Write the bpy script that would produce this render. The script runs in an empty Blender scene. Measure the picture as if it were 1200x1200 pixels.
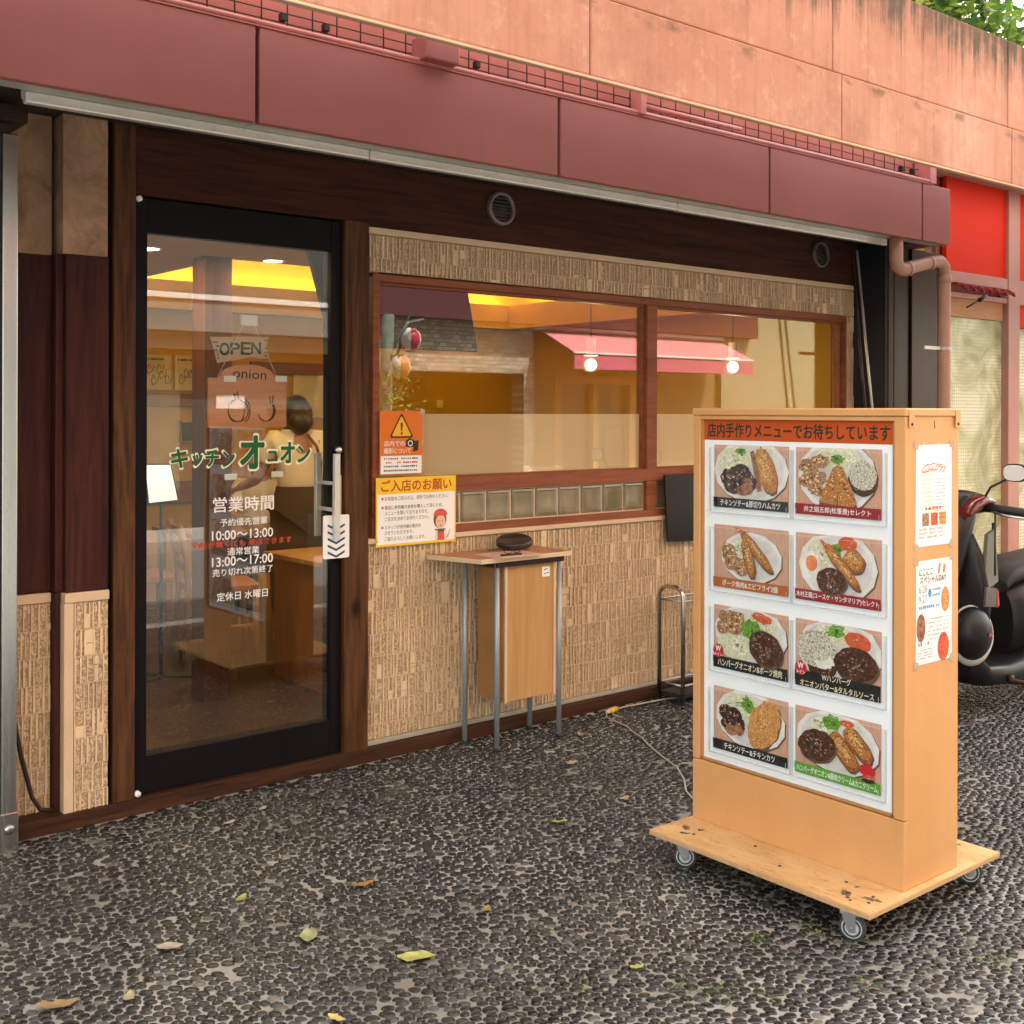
import bpy, bmesh, math, random
import numpy as np
from mathutils import Vector, Matrix, kdtree, noise as mnoise
R_ = math.radians
random.seed(7)
rng = np.random.default_rng(11)
scene = bpy.context.scene
COL = scene.collection

# ------------------------------------------------------------------ camera, world, sun, exposure
cam_d = bpy.data.cameras.new("camera")
cam_d.sensor_width = 36.0
cam_d.lens = 36.0 * 1347.0 / 1200.0
cam_d.shift_y = -118.0 / 1200.0
cam_d.clip_start = 0.05
cam_d.clip_end = 500
cam = bpy.data.objects.new("camera", cam_d)
COL.objects.link(cam)
_th = R_(50.55)
_F = Vector((math.cos(_th), math.sin(_th), 0))
_Rt = Vector((math.sin(_th), -math.cos(_th), 0))
_U = Vector((0, 0, 1))
_m = Matrix((_Rt, _U, -_F)).transposed().to_4x4() @ Matrix.Rotation(R_(0.15), 4, 'Z')
_m.translation = Vector((0, 0, 1.5))
cam.matrix_world = _m
scene.camera = cam

SUN_EL, SUN_AZ = 56.0, 62.0          # degrees; azimuth measured from +X counter-clockwise, the side the light comes from
world = bpy.data.worlds.new("World")
scene.world = world
world.use_nodes = True
wn = world.node_tree.nodes
sky = wn.new('ShaderNodeTexSky')
sky.sky_type = 'NISHITA'
sky.sun_disc = False
sky.sun_elevation = R_(SUN_EL)
sky.sun_rotation = R_(90 - SUN_AZ)
sky.air_density = 1.0
sky.dust_density = 3.0
hs = wn.new('ShaderNodeHueSaturation'); hs.inputs['Saturation'].default_value = 0.30      # thin bright cloud
world.node_tree.links.new(sky.outputs[0], hs.inputs['Color'])
tint = wn.new('ShaderNodeMix'); tint.data_type = 'RGBA'; tint.blend_type = 'MULTIPLY'; tint.inputs[0].default_value = 1.0
tint.inputs[7].default_value = (1.0, 0.965, 0.88, 1)
world.node_tree.links.new(hs.outputs[0], tint.inputs[6])
world.node_tree.links.new(tint.outputs[2], wn['Background'].inputs[0])
wn['Background'].inputs[1].default_value = 0.15
sun_d = bpy.data.lights.new("sun", 'SUN')
sun_d.energy = 2.6
sun_d.angle = R_(0.6)
sun_d.color = (1.0, 0.94, 0.85)
sun = bpy.data.objects.new("sun", sun_d)
COL.objects.link(sun)
_sd = Vector((math.cos(R_(SUN_AZ)) * math.cos(R_(SUN_EL)), math.sin(R_(SUN_AZ)) * math.cos(R_(SUN_EL)), math.sin(R_(SUN_EL))))
sun.rotation_euler = _sd.to_track_quat('Z', 'Y').to_euler()
sun.location = (0, -4, 12)
scene.view_settings.view_transform = 'Standard'
scene.view_settings.look = 'None'
scene.view_settings.gamma = 1
scene.view_settings.exposure = 2.84
scene.render.engine = 'CYCLES'
scene.cycles.use_denoising = True
scene.cycles.max_bounces = 10
scene.cycles.transparent_max_bounces = 24
scene.cycles.sample_clamp_indirect = 6

# ------------------------------------------------------------------ mesh helpers
class MB:
    """collects shapes in world (or thing-local) coordinates; build() links them as ONE mesh object"""
    def __init__(s):
        s.v = []; s.f = []; s.mi = []; s.sm = []; s.cur = 0; s.smooth = False
    def add(s, vs, fs, smooth=None):
        o = len(s.v); s.v += [tuple(p) for p in vs]
        for f in fs:
            s.f.append(tuple(i + o for i in f)); s.mi.append(s.cur)
            s.sm.append(s.smooth if smooth is None else smooth)
        return s
    def box(s, x0, x1, y0, y1, z0, z1):
        return s.add([(x0,y0,z0),(x1,y0,z0),(x1,y1,z0),(x0,y1,z0),(x0,y0,z1),(x1,y0,z1),(x1,y1,z1),(x0,y1,z1)],
                     [(0,3,2,1),(4,5,6,7),(0,1,5,4),(1,2,6,5),(2,3,7,6),(3,0,4,7)])
    def tube(s, pts, r, n=10, r2=None, caps=True):
        pts = [Vector(p) for p in pts]; k = len(pts); vs = []; fs = []
        t0 = (pts[1] - pts[0]).normalized()
        up = Vector((0,0,1)) if abs(t0.z) < 0.9 else Vector((1,0,0))
        a = t0.cross(up).normalized()
        for i, p in enumerate(pts):
            t = (pts[min(i+1,k-1)] - pts[max(i-1,0)]).normalized()
            a = (a - t * a.dot(t)).normalized(); b = t.cross(a)
            rr = r if r2 is None else r + (r2 - r) * i / (k - 1)
            if isinstance(r, (list, tuple)): rr = r[i]
            for j in range(n):
                q = 2 * math.pi * j / n
                vs.append(p + a * (rr * math.cos(q)) + b * (rr * math.sin(q)))
        for i in range(k - 1):
            for j in range(n):
                fs.append((i*n+j, i*n+(j+1)%n, (i+1)*n+(j+1)%n, (i+1)*n+j))
        s.add(vs, fs, True)
        if caps:
            o = len(vs)
            s.add(vs[:n], [tuple(range(n))[::-1]], False); s.add(vs[-n:], [tuple(range(n))], False)
        return s
    def lathe(s, prof, c, axis=(0,0,1), n=24, smooth=True):
        ax = Vector(axis).normalized(); c = Vector(c)
        a = ax.orthogonal().normalized(); b = ax.cross(a); vs = []; fs = []
        for (r, h) in prof:
            for j in range(n):
                q = 2*math.pi*j/n
                vs.append(c + ax*h + (a*math.cos(q) + b*math.sin(q))*max(r, 1e-5))
        for i in range(len(prof)-1):
            for j in range(n):
                fs.append((i*n+j, i*n+(j+1)%n, (i+1)*n+(j+1)%n, (i+1)*n+j))
        return s.add(vs, fs, smooth)
    def prism(s, poly, o, u, v, d):
        """polygon of (a,b) on origin o with axes u,v; extruded by vector d"""
        o = Vector(o); u = Vector(u); v = Vector(v); d = Vector(d); n = len(poly)
        b0 = [o + u*a + v*b for a, b in poly]; b1 = [p + d for p in b0]
        fs = [tuple(range(n)), tuple(range(n, 2*n))[::-1]]
        fs += [(i, i+n, (i+1)%n+n, (i+1)%n) for i in range(n)]
        return s.add(b0 + b1, fs, False)
    def flat(s, poly, o, u, v):
        o = Vector(o); u = Vector(u); v = Vector(v)
        return s.add([o + u*a + v*b for a, b in poly], [tuple(range(len(poly)))], False)
    def ball(s, c, r, n=16, m=10, sc=(1,1,1)):
        c = Vector(c); vs = []; fs = []
        for i in range(m+1):
            t = math.pi*i/m
            for j in range(n):
                q = 2*math.pi*j/n
                vs.append((c.x + r*sc[0]*math.sin(t)*math.cos(q), c.y + r*sc[1]*math.sin(t)*math.sin(q), c.z + r*sc[2]*math.cos(t)))
        for i in range(m):
            for j in range(n):
                fs.append((i*n+j, (i+1)*n+j, (i+1)*n+(j+1)%n, i*n+(j+1)%n))
        return s.add(vs, fs, True)
    def loft(s, rings, closed=True, caps=True, smooth=True):
        n = len(rings[0]); vs = [p for r in rings for p in r]; fs = []
        for i in range(len(rings)-1):
            for j in range(n if closed else n-1):
                fs.append((i*n+j, i*n+(j+1)%n, (i+1)*n+(j+1)%n, (i+1)*n+j))
        s.add(vs, fs, smooth)
        if caps:
            s.add(rings[0], [tuple(range(n))[::-1]], False); s.add(rings[-1], [tuple(range(n))], False)
        return s
    def build(s, name, mat, parent=None, local=False, bevel=0, subsurf=0):
        me = bpy.data.meshes.new(name)
        off = Vector((0,0,0))
        if parent is not None and not local:
            p = parent
            while p is not None: off += p.location; p = p.parent
        me.from_pydata([(a[0]-off.x, a[1]-off.y, a[2]-off.z) for a in s.v], [], s.f)
        mats = mat if isinstance(mat, (list, tuple)) else [mat]
        for m in mats: me.materials.append(m)
        me.polygons.foreach_set('material_index', s.mi); me.polygons.foreach_set('use_smooth', s.sm)
        bm = bmesh.new(); bm.from_mesh(me); bmesh.ops.remove_doubles(bm, verts=bm.verts, dist=1e-6)
        bmesh.ops.recalc_face_normals(bm, faces=bm.faces); bm.to_mesh(me); bm.free()
        o = bpy.data.objects.new(name, me); COL.objects.link(o)
        if parent is not None: o.parent = parent
        if bevel:
            b = o.modifiers.new('bevel', 'BEVEL'); b.width = bevel; b.segments = 2; b.limit_method = 'ANGLE'; b.angle_limit = R_(35)
        if subsurf:
            b = o.modifiers.new('sub', 'SUBSURF'); b.levels = b.render_levels = subsurf
        return o
def tag(o, label=None, cat=None, group=None, kind=None):
    if label: o['label'] = label
    if cat: o['category'] = cat
    if group: o['group'] = group
    if kind: o['kind'] = kind
    return o
def thing(name, label, cat, loc=(0,0,0), rz=0, group=None):
    o = bpy.data.objects.new(name, None); COL.objects.link(o)
    o.location = loc; o.rotation_euler = (0,0,rz); o.empty_display_size = 0.1
    return tag(o, label, cat, group)
def copy_tree(o, parent=None):
    c = o.copy(); COL.objects.link(c)
    if parent is not None: c.parent = parent
    for ch in list(o.children): copy_tree(ch, c)
    return c
_txt_cache = {}
def text_poly(body, bold=0.0):
    key = (body, bold)
    if key not in _txt_cache:
        c = bpy.data.curves.new('lettering', 'FONT'); c.body = body; c.resolution_u = 3; c.offset = bold
        o = bpy.data.objects.new('lettering', c); COL.objects.link(o)
        bpy.context.view_layer.update()
        dg = bpy.context.evaluated_depsgraph_get()
        me = bpy.data.meshes.new_from_object(o.evaluated_get(dg))
        vs = np.array([v.co[:2] for v in me.vertices]); fs = [tuple(p.vertices) for p in me.polygons]
        bpy.data.objects.remove(o); bpy.data.curves.remove(c); bpy.data.meshes.remove(me)
        _txt_cache[key] = (vs, fs)
    return _txt_cache[key]
def put_text(mb, body, o, u, v, w=None, h=None, anchor='c', bold=0.0, rot=0.0):
    """lettering laid on the plane (o,u,v); fitted to width w and/or height h; anchored at its centre / left / right"""
    vs, fs = text_poly(body)
    lo, hi = vs.min(0), vs.max(0); sz = hi - lo
    sx = w / sz[0] if w else None; sy = h / sz[1] if h else None
    if sx is None: sx = sy
    if sy is None: sy = sx
    q = (vs - (lo + hi) / 2) * (sx, sy)
    if anchor == 'l': q[:,0] += w/2 if w else sz[0]*sx/2
    if rot:
        c, s_ = math.cos(rot), math.sin(rot); q = q @ np.array([[c, s_], [-s_, c]])
    o = Vector(o); u = Vector(u); v = Vector(v); nrm = u.cross(v)
    shifts = [(0,0)]
    if bold:          # heavier strokes: the same outline laid again a hair's breadth aside
        k = 8 if bold > .03 else 4; r = bold*sy
        shifts += [(r*math.cos(2*math.pi*(i+.5)/k), r*math.sin(2*math.pi*(i+.5)/k)) for i in range(k)]
    for i, (dx, dy) in enumerate(shifts):
        mb.add([o + u*(float(a)+dx) + v*(float(b)+dy) + nrm*(0.00002*i) for a, b in q], fs, False)
def ell(cx, cy, rx, ry, n=40, rot=0, wob=0, seed=0, k=3):
    out = []
    for i in range(n):
        t = 2*math.pi*i/n
        w = 1 + wob * (mnoise.noise((math.cos(t)*k*0.6+seed*7.3, math.sin(t)*k*0.6+seed*3.1, seed)))
        a, b = rx*w*math.cos(t), ry*w*math.sin(t)
        out.append((cx + a*math.cos(rot) - b*math.sin(rot), cy + a*math.sin(rot) + b*math.cos(rot)))
    return out
def rect(x0, y0, x1, y1): return [(x0,y0),(x1,y0),(x1,y1),(x0,y1)]
def rrect(x0, y0, x1, y1, r, n=5):
    out = []
    for cx, cy, a in ((x1-r,y0+r,-90),(x1-r,y1-r,0),(x0+r,y1-r,90),(x0+r,y0+r,180)):
        for i in range(n+1):
            q = R_(a + 90*i/n); out.append((cx + r*math.cos(q), cy + r*math.sin(q)))
    return out

# ------------------------------------------------------------------ materials
class NT:
    def __init__(s, name):
        s.m = bpy.data.materials.new(name); s.m.use_nodes = True
        s.t = s.m.node_tree; s.n = s.t.nodes; s.b = s.n['Principled BSDF']; s.out = s.n['Material Output']
    def new(s, typ, **kw):
        n = s.n.new('ShaderNode' + typ)
        for k, val in kw.items():
            if k.startswith('_'): setattr(n, k[1:], val)
            else: s.set(n, k, val)
        return n
    def set(s, n, key, val):
        key = int(key[1:]) if key[0] == 'i' and key[1:].isdigit() else key.replace('_', ' ')
        inp = n.inputs[key]
        if isinstance(val, bpy.types.NodeSocket): s.t.links.new(val, inp)
        else:
            if hasattr(inp.default_value, '__len__') and hasattr(val, '__len__') and len(val) == 3 and len(inp.default_value) == 4: val = (*val, 1)
            inp.default_value = val
    def p(s, **kw):
        for k, val in kw.items(): s.set(s.b, k, val)
        return s
    def pos(s, scale=(1,1,1), rot=(0,0,0), loc=(0,0,0), kind='Object'):
        tc = s.new('TexCoord'); mp = s.new('Mapping', Scale=scale, Rotation=rot, Location=loc)
        s.t.links.new(tc.outputs[kind], mp.inputs[0]); return mp.outputs[0]
    def noise(s, vec, scale=5, detail=4, rough=0.55, dist=0.0):
        n = s.new('TexNoise', Scale=scale, Detail=detail, Roughness=rough, Distortion=dist)
        if vec is not None: s.t.links.new(vec, n.inputs['Vector'])
        return n.outputs['Fac']
    def ramp(s, fac, stops, interp='LINEAR'):
        r = s.new('ValToRGB'); s.t.links.new(fac, r.inputs[0]); cr = r.color_ramp; cr.interpolation = interp
        while len(cr.elements) < len(stops): cr.elements.new(0.5)
        for e, (p_, c) in zip(cr.elements, stops):
            e.position = p_; e.color = (*c, 1) if hasattr(c, '__len__') else (c, c, c, 1)
        return r.outputs[0]
    def mix(s, fac, a, b, mode='MIX'):
        n = s.new('Mix', _data_type='RGBA', _blend_type=mode)
        for sock, val in ((n.inputs[0], fac), (n.inputs[6], a), (n.inputs[7], b)):
            if isinstance(val, bpy.types.NodeSocket): s.t.links.new(val, sock)
            else: sock.default_value = val if not hasattr(val, '__len__') else ((*val, 1) if len(val) == 3 else val)
        return n.outputs[2]
    def math(s, op, a, b=0.0):
        n = s.new('Math', _operation=op)
        for i, val in enumerate((a, b)):
            if isinstance(val, bpy.types.NodeSocket): s.t.links.new(val, n.inputs[i])
            else: n.inputs[i].default_value = val
        return n.outputs[0]
    def bump(s, h, strength=0.3, dist=0.01):
        n = s.new('Bump', Strength=strength, Distance=dist); s.t.links.new(h, n.inputs['Height'])
        s.t.links.new(n.outputs[0], s.b.inputs['Normal']); return s
def sc3(c, k): return tuple(x*k for x in c)
def plain(name, col, rough=0.5, var=0.12, scale=6, metal=0.0, bump=0.0, spec=0.5, grime=0.0):
    t = NT(name); v = t.pos(); n = t.noise(v, scale, 5)
    c = t.ramp(n, [(0.3, sc3(col, 1-var)), (0.7, sc3(col, 1+var))])
    if grime:
        g = t.ramp(t.noise(v, scale*4, 6, 0.7), [(0.52, 0.0), (0.72, grime)])
        c = t.mix(g, c, sc3(col, 0.35))
    t.p(Base_Color=c, Roughness=rough, Metallic=metal); t.b.inputs['Specular IOR Level'].default_value = spec
    if bump: t.bump(t.noise(v, scale*14, 4), bump, 0.004)
    return t.m
def flatcol(name, col, rough=0.6, spec=0.3):
    t = NT(name); t.p(Base_Color=col, Roughness=rough); t.b.inputs['Specular IOR Level'].default_value = spec
    return t.m
def emit(name, col, strength):
    t = NT(name); t.p(Base_Color=col, Emission_Color=col, Emission_Strength=strength, Roughness=0.6); return t.m
def wood(name, dark, light, axis='z', scale=1.0, rough=0.55, knots=0.0, bump=0.25):
    t = NT(name)
    st = {'z': (1,1,0.07), 'x': (0.07,1,1), 'y': (1,0.07,1)}[axis]
    v = t.pos(scale=st); wob = t.noise(t.pos(scale=tuple(0.5+0.5*x for x in st)), 3*scale, 3)
    vv = t.new('VectorMath', _operation='MULTIPLY_ADD'); t.t.links.new(v, vv.inputs[0])
    cmb = t.new('CombineXYZ'); 
    for i in range(3): t.t.links.new(wob, cmb.inputs[i])
    vv.inputs[1].default_value = (1,1,1); 
    sc = t.new('VectorMath', _operation='SCALE'); t.t.links.new(cmb.outputs[0], sc.inputs[0]); sc.inputs['Scale'].default_value = 0.05
    t.t.links.new(sc.outputs[0], vv.inputs[2])
    g1 = t.noise(vv.outputs[0], 42*scale, 5, 0.6, 0.6); g2 = t.noise(vv.outputs[0], 9*scale, 3)
    g = t.math('ADD', t.math('MULTIPLY', g1, 0.7), t.math('MULTIPLY', g2, 0.3))
    c = t.ramp(g, [(0.33, dark), (0.5, tuple((a+b)/2 for a, b in zip(dark, light))), (0.68, light)])
    if knots:
        kv = t.new('TexVoronoi', Scale=3.2*scale, Randomness=1.0); t.t.links.new(t.pos(scale=tuple(1 if x == 1 else 0.55 for x in st)), kv.inputs['Vector'])
        k = t.ramp(kv.outputs['Distance'], [(0.03, knots), (0.10, 0.0)])
        c = t.mix(k, c, sc3(dark, 0.35))
    t.p(Base_Color=c, Roughness=rough); t.b.inputs['Specular IOR Level'].default_value = 0.15; t.bump(g1, bump, 0.003); return t.m
def metal(name, col=(0.6,0.6,0.58), rough=0.3, brushed=None):
    t = NT(name); v = t.pos(scale=brushed or (1,1,1)); n = t.noise(v, 30 if brushed else 8, 4)
    t.p(Base_Color=t.ramp(n, [(0.3, sc3(col,0.85)), (0.7, col)]), Metallic=1.0, Roughness=t.math('ADD', t.math('MULTIPLY', n, 0.2), rough-0.1)); return t.m
def glass(name, tint=(0.93,0.95,0.92), f0=0.10):
    t = NT(name); t.n.remove(t.b)
    g = t.new('NewGeometry'); d = t.new('VectorMath', _operation='DOT_PRODUCT')
    t.t.links.new(g.outputs['Normal'], d.inputs[0]); t.t.links.new(g.outputs['Incoming'], d.inputs[1])
    c = t.math('ABSOLUTE', d.outputs['Value']); sch = t.math('POWER', t.math('SUBTRACT', 1.0, c), 5.0)
    f = t.math('ADD', t.math('MULTIPLY', sch, 1-f0), f0)
    tr = t.new('BsdfTransparent', Color=tint); gl = t.new('BsdfGlossy', Color=(1,1,1), Roughness=0.0)
    mx = t.new('MixShader'); t.t.links.new(f, mx.inputs[0]); t.t.links.new(tr.outputs[0], mx.inputs[1]); t.t.links.new(gl.outputs[0], mx.inputs[2])
    t.t.links.new(mx.outputs[0], t.out.inputs[0]); return t.m
def film(name, col, trans=0.2, rough=0.5):
    t = NT(name); t.n.remove(t.b)
    df = t.new('BsdfDiffuse', Color=col); tl = t.new('BsdfTranslucent', Color=col); tr = t.new('BsdfTransparent', Color=(1,1,1))
    a = t.new('MixShader'); a.inputs[0].default_value = 0.5; b = t.new('MixShader'); b.inputs[0].default_value = trans
    t.t.links.new(df.outputs[0], a.inputs[1]); t.t.links.new(tl.outputs[0], a.inputs[2])
    t.t.links.new(a.outputs[0], b.inputs[1]); t.t.links.new(tr.outputs[0], b.inputs[2])
    t.t.links.new(b.outputs[0], t.out.inputs[0]); return t.m

def make_fascia():
    t = NT('maroon_panel_paint'); v = t.pos(); n = t.noise(v, 1.6, 5); st = t.noise(t.pos(scale=(9,9,0.6)), 3, 4)
    c = t.ramp(n, [(0.3, (0.355,0.112,0.098)), (0.7, (0.42,0.138,0.118))])
    c = t.mix(t.ramp(st, [(0.52, 0.0), (0.72, 0.5)]), c, (0.33,0.13,0.115))
    sp = t.ramp(t.noise(v, 26, 6, 0.75), [(0.66, 0.0), (0.74, 0.7)]); c = t.mix(sp, c, (0.42,0.20,0.15))
    t.p(Base_Color=c, Roughness=t.math('ADD', t.math('MULTIPLY', n, 0.3), 0.4)); t.bump(t.noise(v, 2.2, 2), 0.12, 0.02); return t.m
def make_parapet():
    t = NT('salmon_concrete'); v = t.pos()
    big = t.noise(v, 1.3, 6, 0.6); fine = t.noise(v, 16, 6, 0.7); streak = t.noise(t.pos(scale=(14,14,0.5)), 2.2, 5, 0.65)
    c = t.ramp(big, [(0.3, (0.38,0.162,0.105)), (0.55, (0.47,0.236,0.166)), (0.72, (0.55,0.325,0.245))])
    c = t.mix(t.ramp(streak, [(0.48, 0.0), (0.70, 0.6)]), c, (0.36,0.16,0.105))
    c = t.mix(t.ramp(fine, [(0.54, 0.0), (0.70, 0.38)]), c, (0.60,0.40,0.285))
    sep = t.new('SeparateXYZ'); tc = t.new('NewGeometry'); t.t.links.new(tc.outputs['Position'], sep.inputs[0]); z = sep.outputs['Z']
    # mould runs below the coping and below the ledge
    drip = t.math('ADD', t.math('MULTIPLY', streak, 0.75), t.math('MULTIPLY', fine, 0.35))
    top = t.math('MULTIPLY', t.math('SUBTRACT', z, 2.824), 1.97)
    m1 = t.ramp(t.math('ADD', top, t.math('MULTIPLY', t.math('SUBTRACT', drip, 0.55), 1.7)), [(0.26, 0.0), (0.58, 0.92)])
    c = t.mix(m1, c, (0.075,0.062,0.045))
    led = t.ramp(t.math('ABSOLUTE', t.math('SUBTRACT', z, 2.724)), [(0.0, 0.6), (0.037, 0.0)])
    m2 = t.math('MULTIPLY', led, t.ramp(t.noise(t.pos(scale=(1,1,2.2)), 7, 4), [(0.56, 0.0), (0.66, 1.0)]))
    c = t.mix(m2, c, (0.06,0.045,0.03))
    m3 = t.math('MULTIPLY', t.ramp(t.noise(v, 3.4, 7, 0.75), [(0.50, 0.0), (0.68, 0.5)]), 1.0)
    c = t.mix(m3, c, (0.26,0.12,0.075))
    t.p(Base_Color=c, Roughness=0.9); t.bump(t.math('ADD', fine, big), 0.35, 0.006); return t.m
def make_tile(name, lo, hi, deep):
    t = NT(name); v = t.pos(scale=(1,1,0.55), rot=(0,R_(32),0)); n = t.noise(v, 150, 3, 0.45, 1.2); big = t.noise(t.pos(), 3, 3)
    rel = t.ramp(n, [(0.46, 0.0), (0.52, 1.0)])
    c = t.mix(rel, deep, hi); c = t.mix(t.math('MULTIPLY', big, 0.5), c, lo)
    t.p(Base_Color=c, Roughness=0.6); t.bump(rel, 0.8, 0.006); return t.m
def make_pebble():
    t = NT('river_pebble'); a = t.new('Attribute', _attribute_name='tone'); v = t.pos()
    c = t.ramp(a.outputs['Fac'], [(0.0, (0.006,0.0062,0.0064)), (0.5, (0.014,0.0146,0.0148)), (0.8, (0.029,0.0298,0.030)), (0.95, (0.060,0.060,0.058)), (1.0, (0.17,0.155,0.13))])
    c = t.mix(t.ramp(t.noise(v, 130, 4), [(0.52, 0.0), (0.78, 0.4)]), c, (0.07,0.067,0.062))
    c = t.mix(t.ramp(t.noise(v, 1.1, 4), [(0.45, 0.0), (0.75, 0.35)]), c, (0.05,0.046,0.04))
    t.p(Base_Color=c, Roughness=0.26); t.b.inputs['Specular IOR Level'].default_value = 0.42; t.bump(t.noise(v, 260, 3), 0.12, 0.001); return t.m
def make_grout():
    t = NT('pebble_grout'); v = t.pos(); n = t.noise(v, 1.4, 6, 0.65); f = t.noise(v, 90, 4)
    c = t.ramp(n, [(0.28, (0.13,0.118,0.10)), (0.5, (0.27,0.253,0.225)), (0.72, (0.46,0.44,0.40))])
    c = t.mix(t.ramp(f, [(0.45, 0.0), (0.75, 0.6)]), c, (0.13,0.115,0.095))
    # far from the modelled stones the same paving carries on as a pattern
    vo = t.new('TexVoronoi', Scale=33.0, _feature='DISTANCE_TO_EDGE'); t.t.links.new(t.pos(), vo.inputs['Vector'])
    vc = t.new('TexVoronoi', Scale=33.0); t.t.links.new(t.pos(), vc.inputs['Vector'])
    sp = t.new('SeparateXYZ'); gp = t.new('NewGeometry'); t.t.links.new(gp.outputs['Position'], sp.inputs[0]); X, Y = sp.outputs['X'], sp.outputs['Y']
    d = t.math('ADD', t.math('MULTIPLY', X, _F.x), t.math('MULTIPLY', Y, _F.y)); l = t.math('ABSOLUTE', t.math('ADD', t.math('MULTIPLY', X, _Rt.x), t.math('MULTIPLY', Y, _Rt.y)))
    out = t.math('MAXIMUM', t.math('LESS_THAN', d, 2.0), t.math('GREATER_THAN', l, t.math('MULTIPLY', d, 0.72)))
    for test in (t.math('GREATER_THAN', X, 9.2), t.math('LESS_THAN', X, -0.8), t.math('LESS_THAN', Y, 0.80)): out = t.math('MAXIMUM', out, test)
    stone = t.math('MULTIPLY', out, t.ramp(vo.outputs['Distance'], [(0.06, 0.0), (0.10, 1.0)]))
    scol = t.ramp(t.math('FRACT', t.math('MULTIPLY', vc.outputs['Distance'], 7.3)), [(0.0, (0.008,0.008,0.008)), (1.0, (0.035,0.035,0.034))])
    c = t.mix(stone, c, scol)
    t.p(Base_Color=c, Roughness=0.85); t.bump(f, 0.5, 0.003); return t.m

WOOD_POST = wood('stained_post_wood', (0.016,0.006,0.003), (0.125,0.052,0.020), 'z', knots=0.9, bump=0.5)
WOOD_BEAM = wood('stained_beam_wood', (0.016,0.006,0.004), (0.070,0.023,0.012), 'x', rough=0.75)
WOOD_PANEL = wood('stained_panel_wood', (0.020,0.006,0.005), (0.070,0.020,0.014), 'z')
WOOD_SILL = wood('stained_sill_wood', (0.020,0.009,0.005), (0.080,0.032,0.016), 'x')
WOOD_FRAME = wood('reddish_frame_wood', (0.16,0.048,0.022), (0.30,0.100,0.048), 'x', rough=0.45)
WOOD_TAN = wood('tan_board', (0.40,0.215,0.085), (0.52,0.29,0.125), 'z', rough=0.5, bump=0.06)
PLY = wood('plywood_edge', (0.42,0.25,0.12), (0.60,0.40,0.21), 'x', rough=0.6, bump=0.1)
FASCIA = make_fascia(); PARAPET = make_parapet()
TILE_CARVED = make_tile('carved_tile', (0.50,0.35,0.21), (0.70,0.525,0.345), (0.33,0.21,0.115))
TILE_SMOOTH = plain('smooth_tile', (0.66,0.49,0.315), 0.5, 0.14, 5, bump=0.1, grime=0.25)
TILE_JOINT = plain('tile_joint', (0.42,0.29,0.17), 0.9)
TRIM = plain('beige_trim', (0.60,0.44,0.29), 0.55, 0.08, 4, grime=0.2)
PEBBLE = make_pebble(); GROUT = make_grout()
STEEL = metal('brushed_steel', (0.50,0.52,0.51), 0.26, (1,1,0.02))
STEEL_TUBE = metal('satin_tube', (0.55,0.57,0.58), 0.35)
ALU = plain('grey_aluminium', (0.42,0.42,0.40), 0.35, 0.15, 7, metal=0.6, grime=0.3)
DARKMETAL = plain('dark_bronze_metal', (0.034,0.018,0.013), 0.4, 0.2, 4, metal=0.3, spec=0.3)
BLACKMETAL = plain('black_door_metal', (0.006,0.0045,0.006), 0.5, 0.15, 4, spec=0.12)
GLASS = glass('window_glass', (0.94,0.96,0.94), 0.070)
WHITE = flatcol('white_print', (0.80,0.80,0.79), 0.5)
BLACK = flatcol('black_print', (0.02,0.02,0.02), 0.5)
MUSTARD = plain('mustard_wall', (0.54,0.30,0.022), 0.8, 0.07, 2)
# ------------------------------------------------------------------ ground
def sheet(name, x0, x1, y0, y1, z, mat, th=0.0):
    m = MB()
    if th: m.box(x0, x1, y0, y1, z - th, z)
    else: m.flat(rect(x0, y0, x1, y1), (0,0,z), (1,0,0), (0,1,0))
    return tag(m.build(name, mat), kind='structure')
ASPHALT = plain('asphalt', (0.055,0.056,0.056), 0.85, 0.25, 40, bump=0.4)
sheet('ground', -60, 80, -60, 60, -0.16, ASPHALT)
sheet('road', -30, 45, -4.2, 0.60, -0.13, plain('road_asphalt', (0.13,0.128,0.122), 0.8, 0.3, 30, bump=0.3))
KERB = plain('kerb_concrete', (0.42,0.41,0.38), 0.85, 0.1, 5, grime=0.2)
sheet('kerb', -30, 45, 0.60, 0.76, 0.0, KERB, 0.155)
sheet('pavement', -30, 45, 0.76, 4.6, 0.0, GROUT, 0.15)
sheet('opposite_pavement', -30, 45, -9, -4.2, 0.0, plain('pale_paving', (0.33,0.31,0.28), 0.8, 0.15, 3), 0.15)

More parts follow.
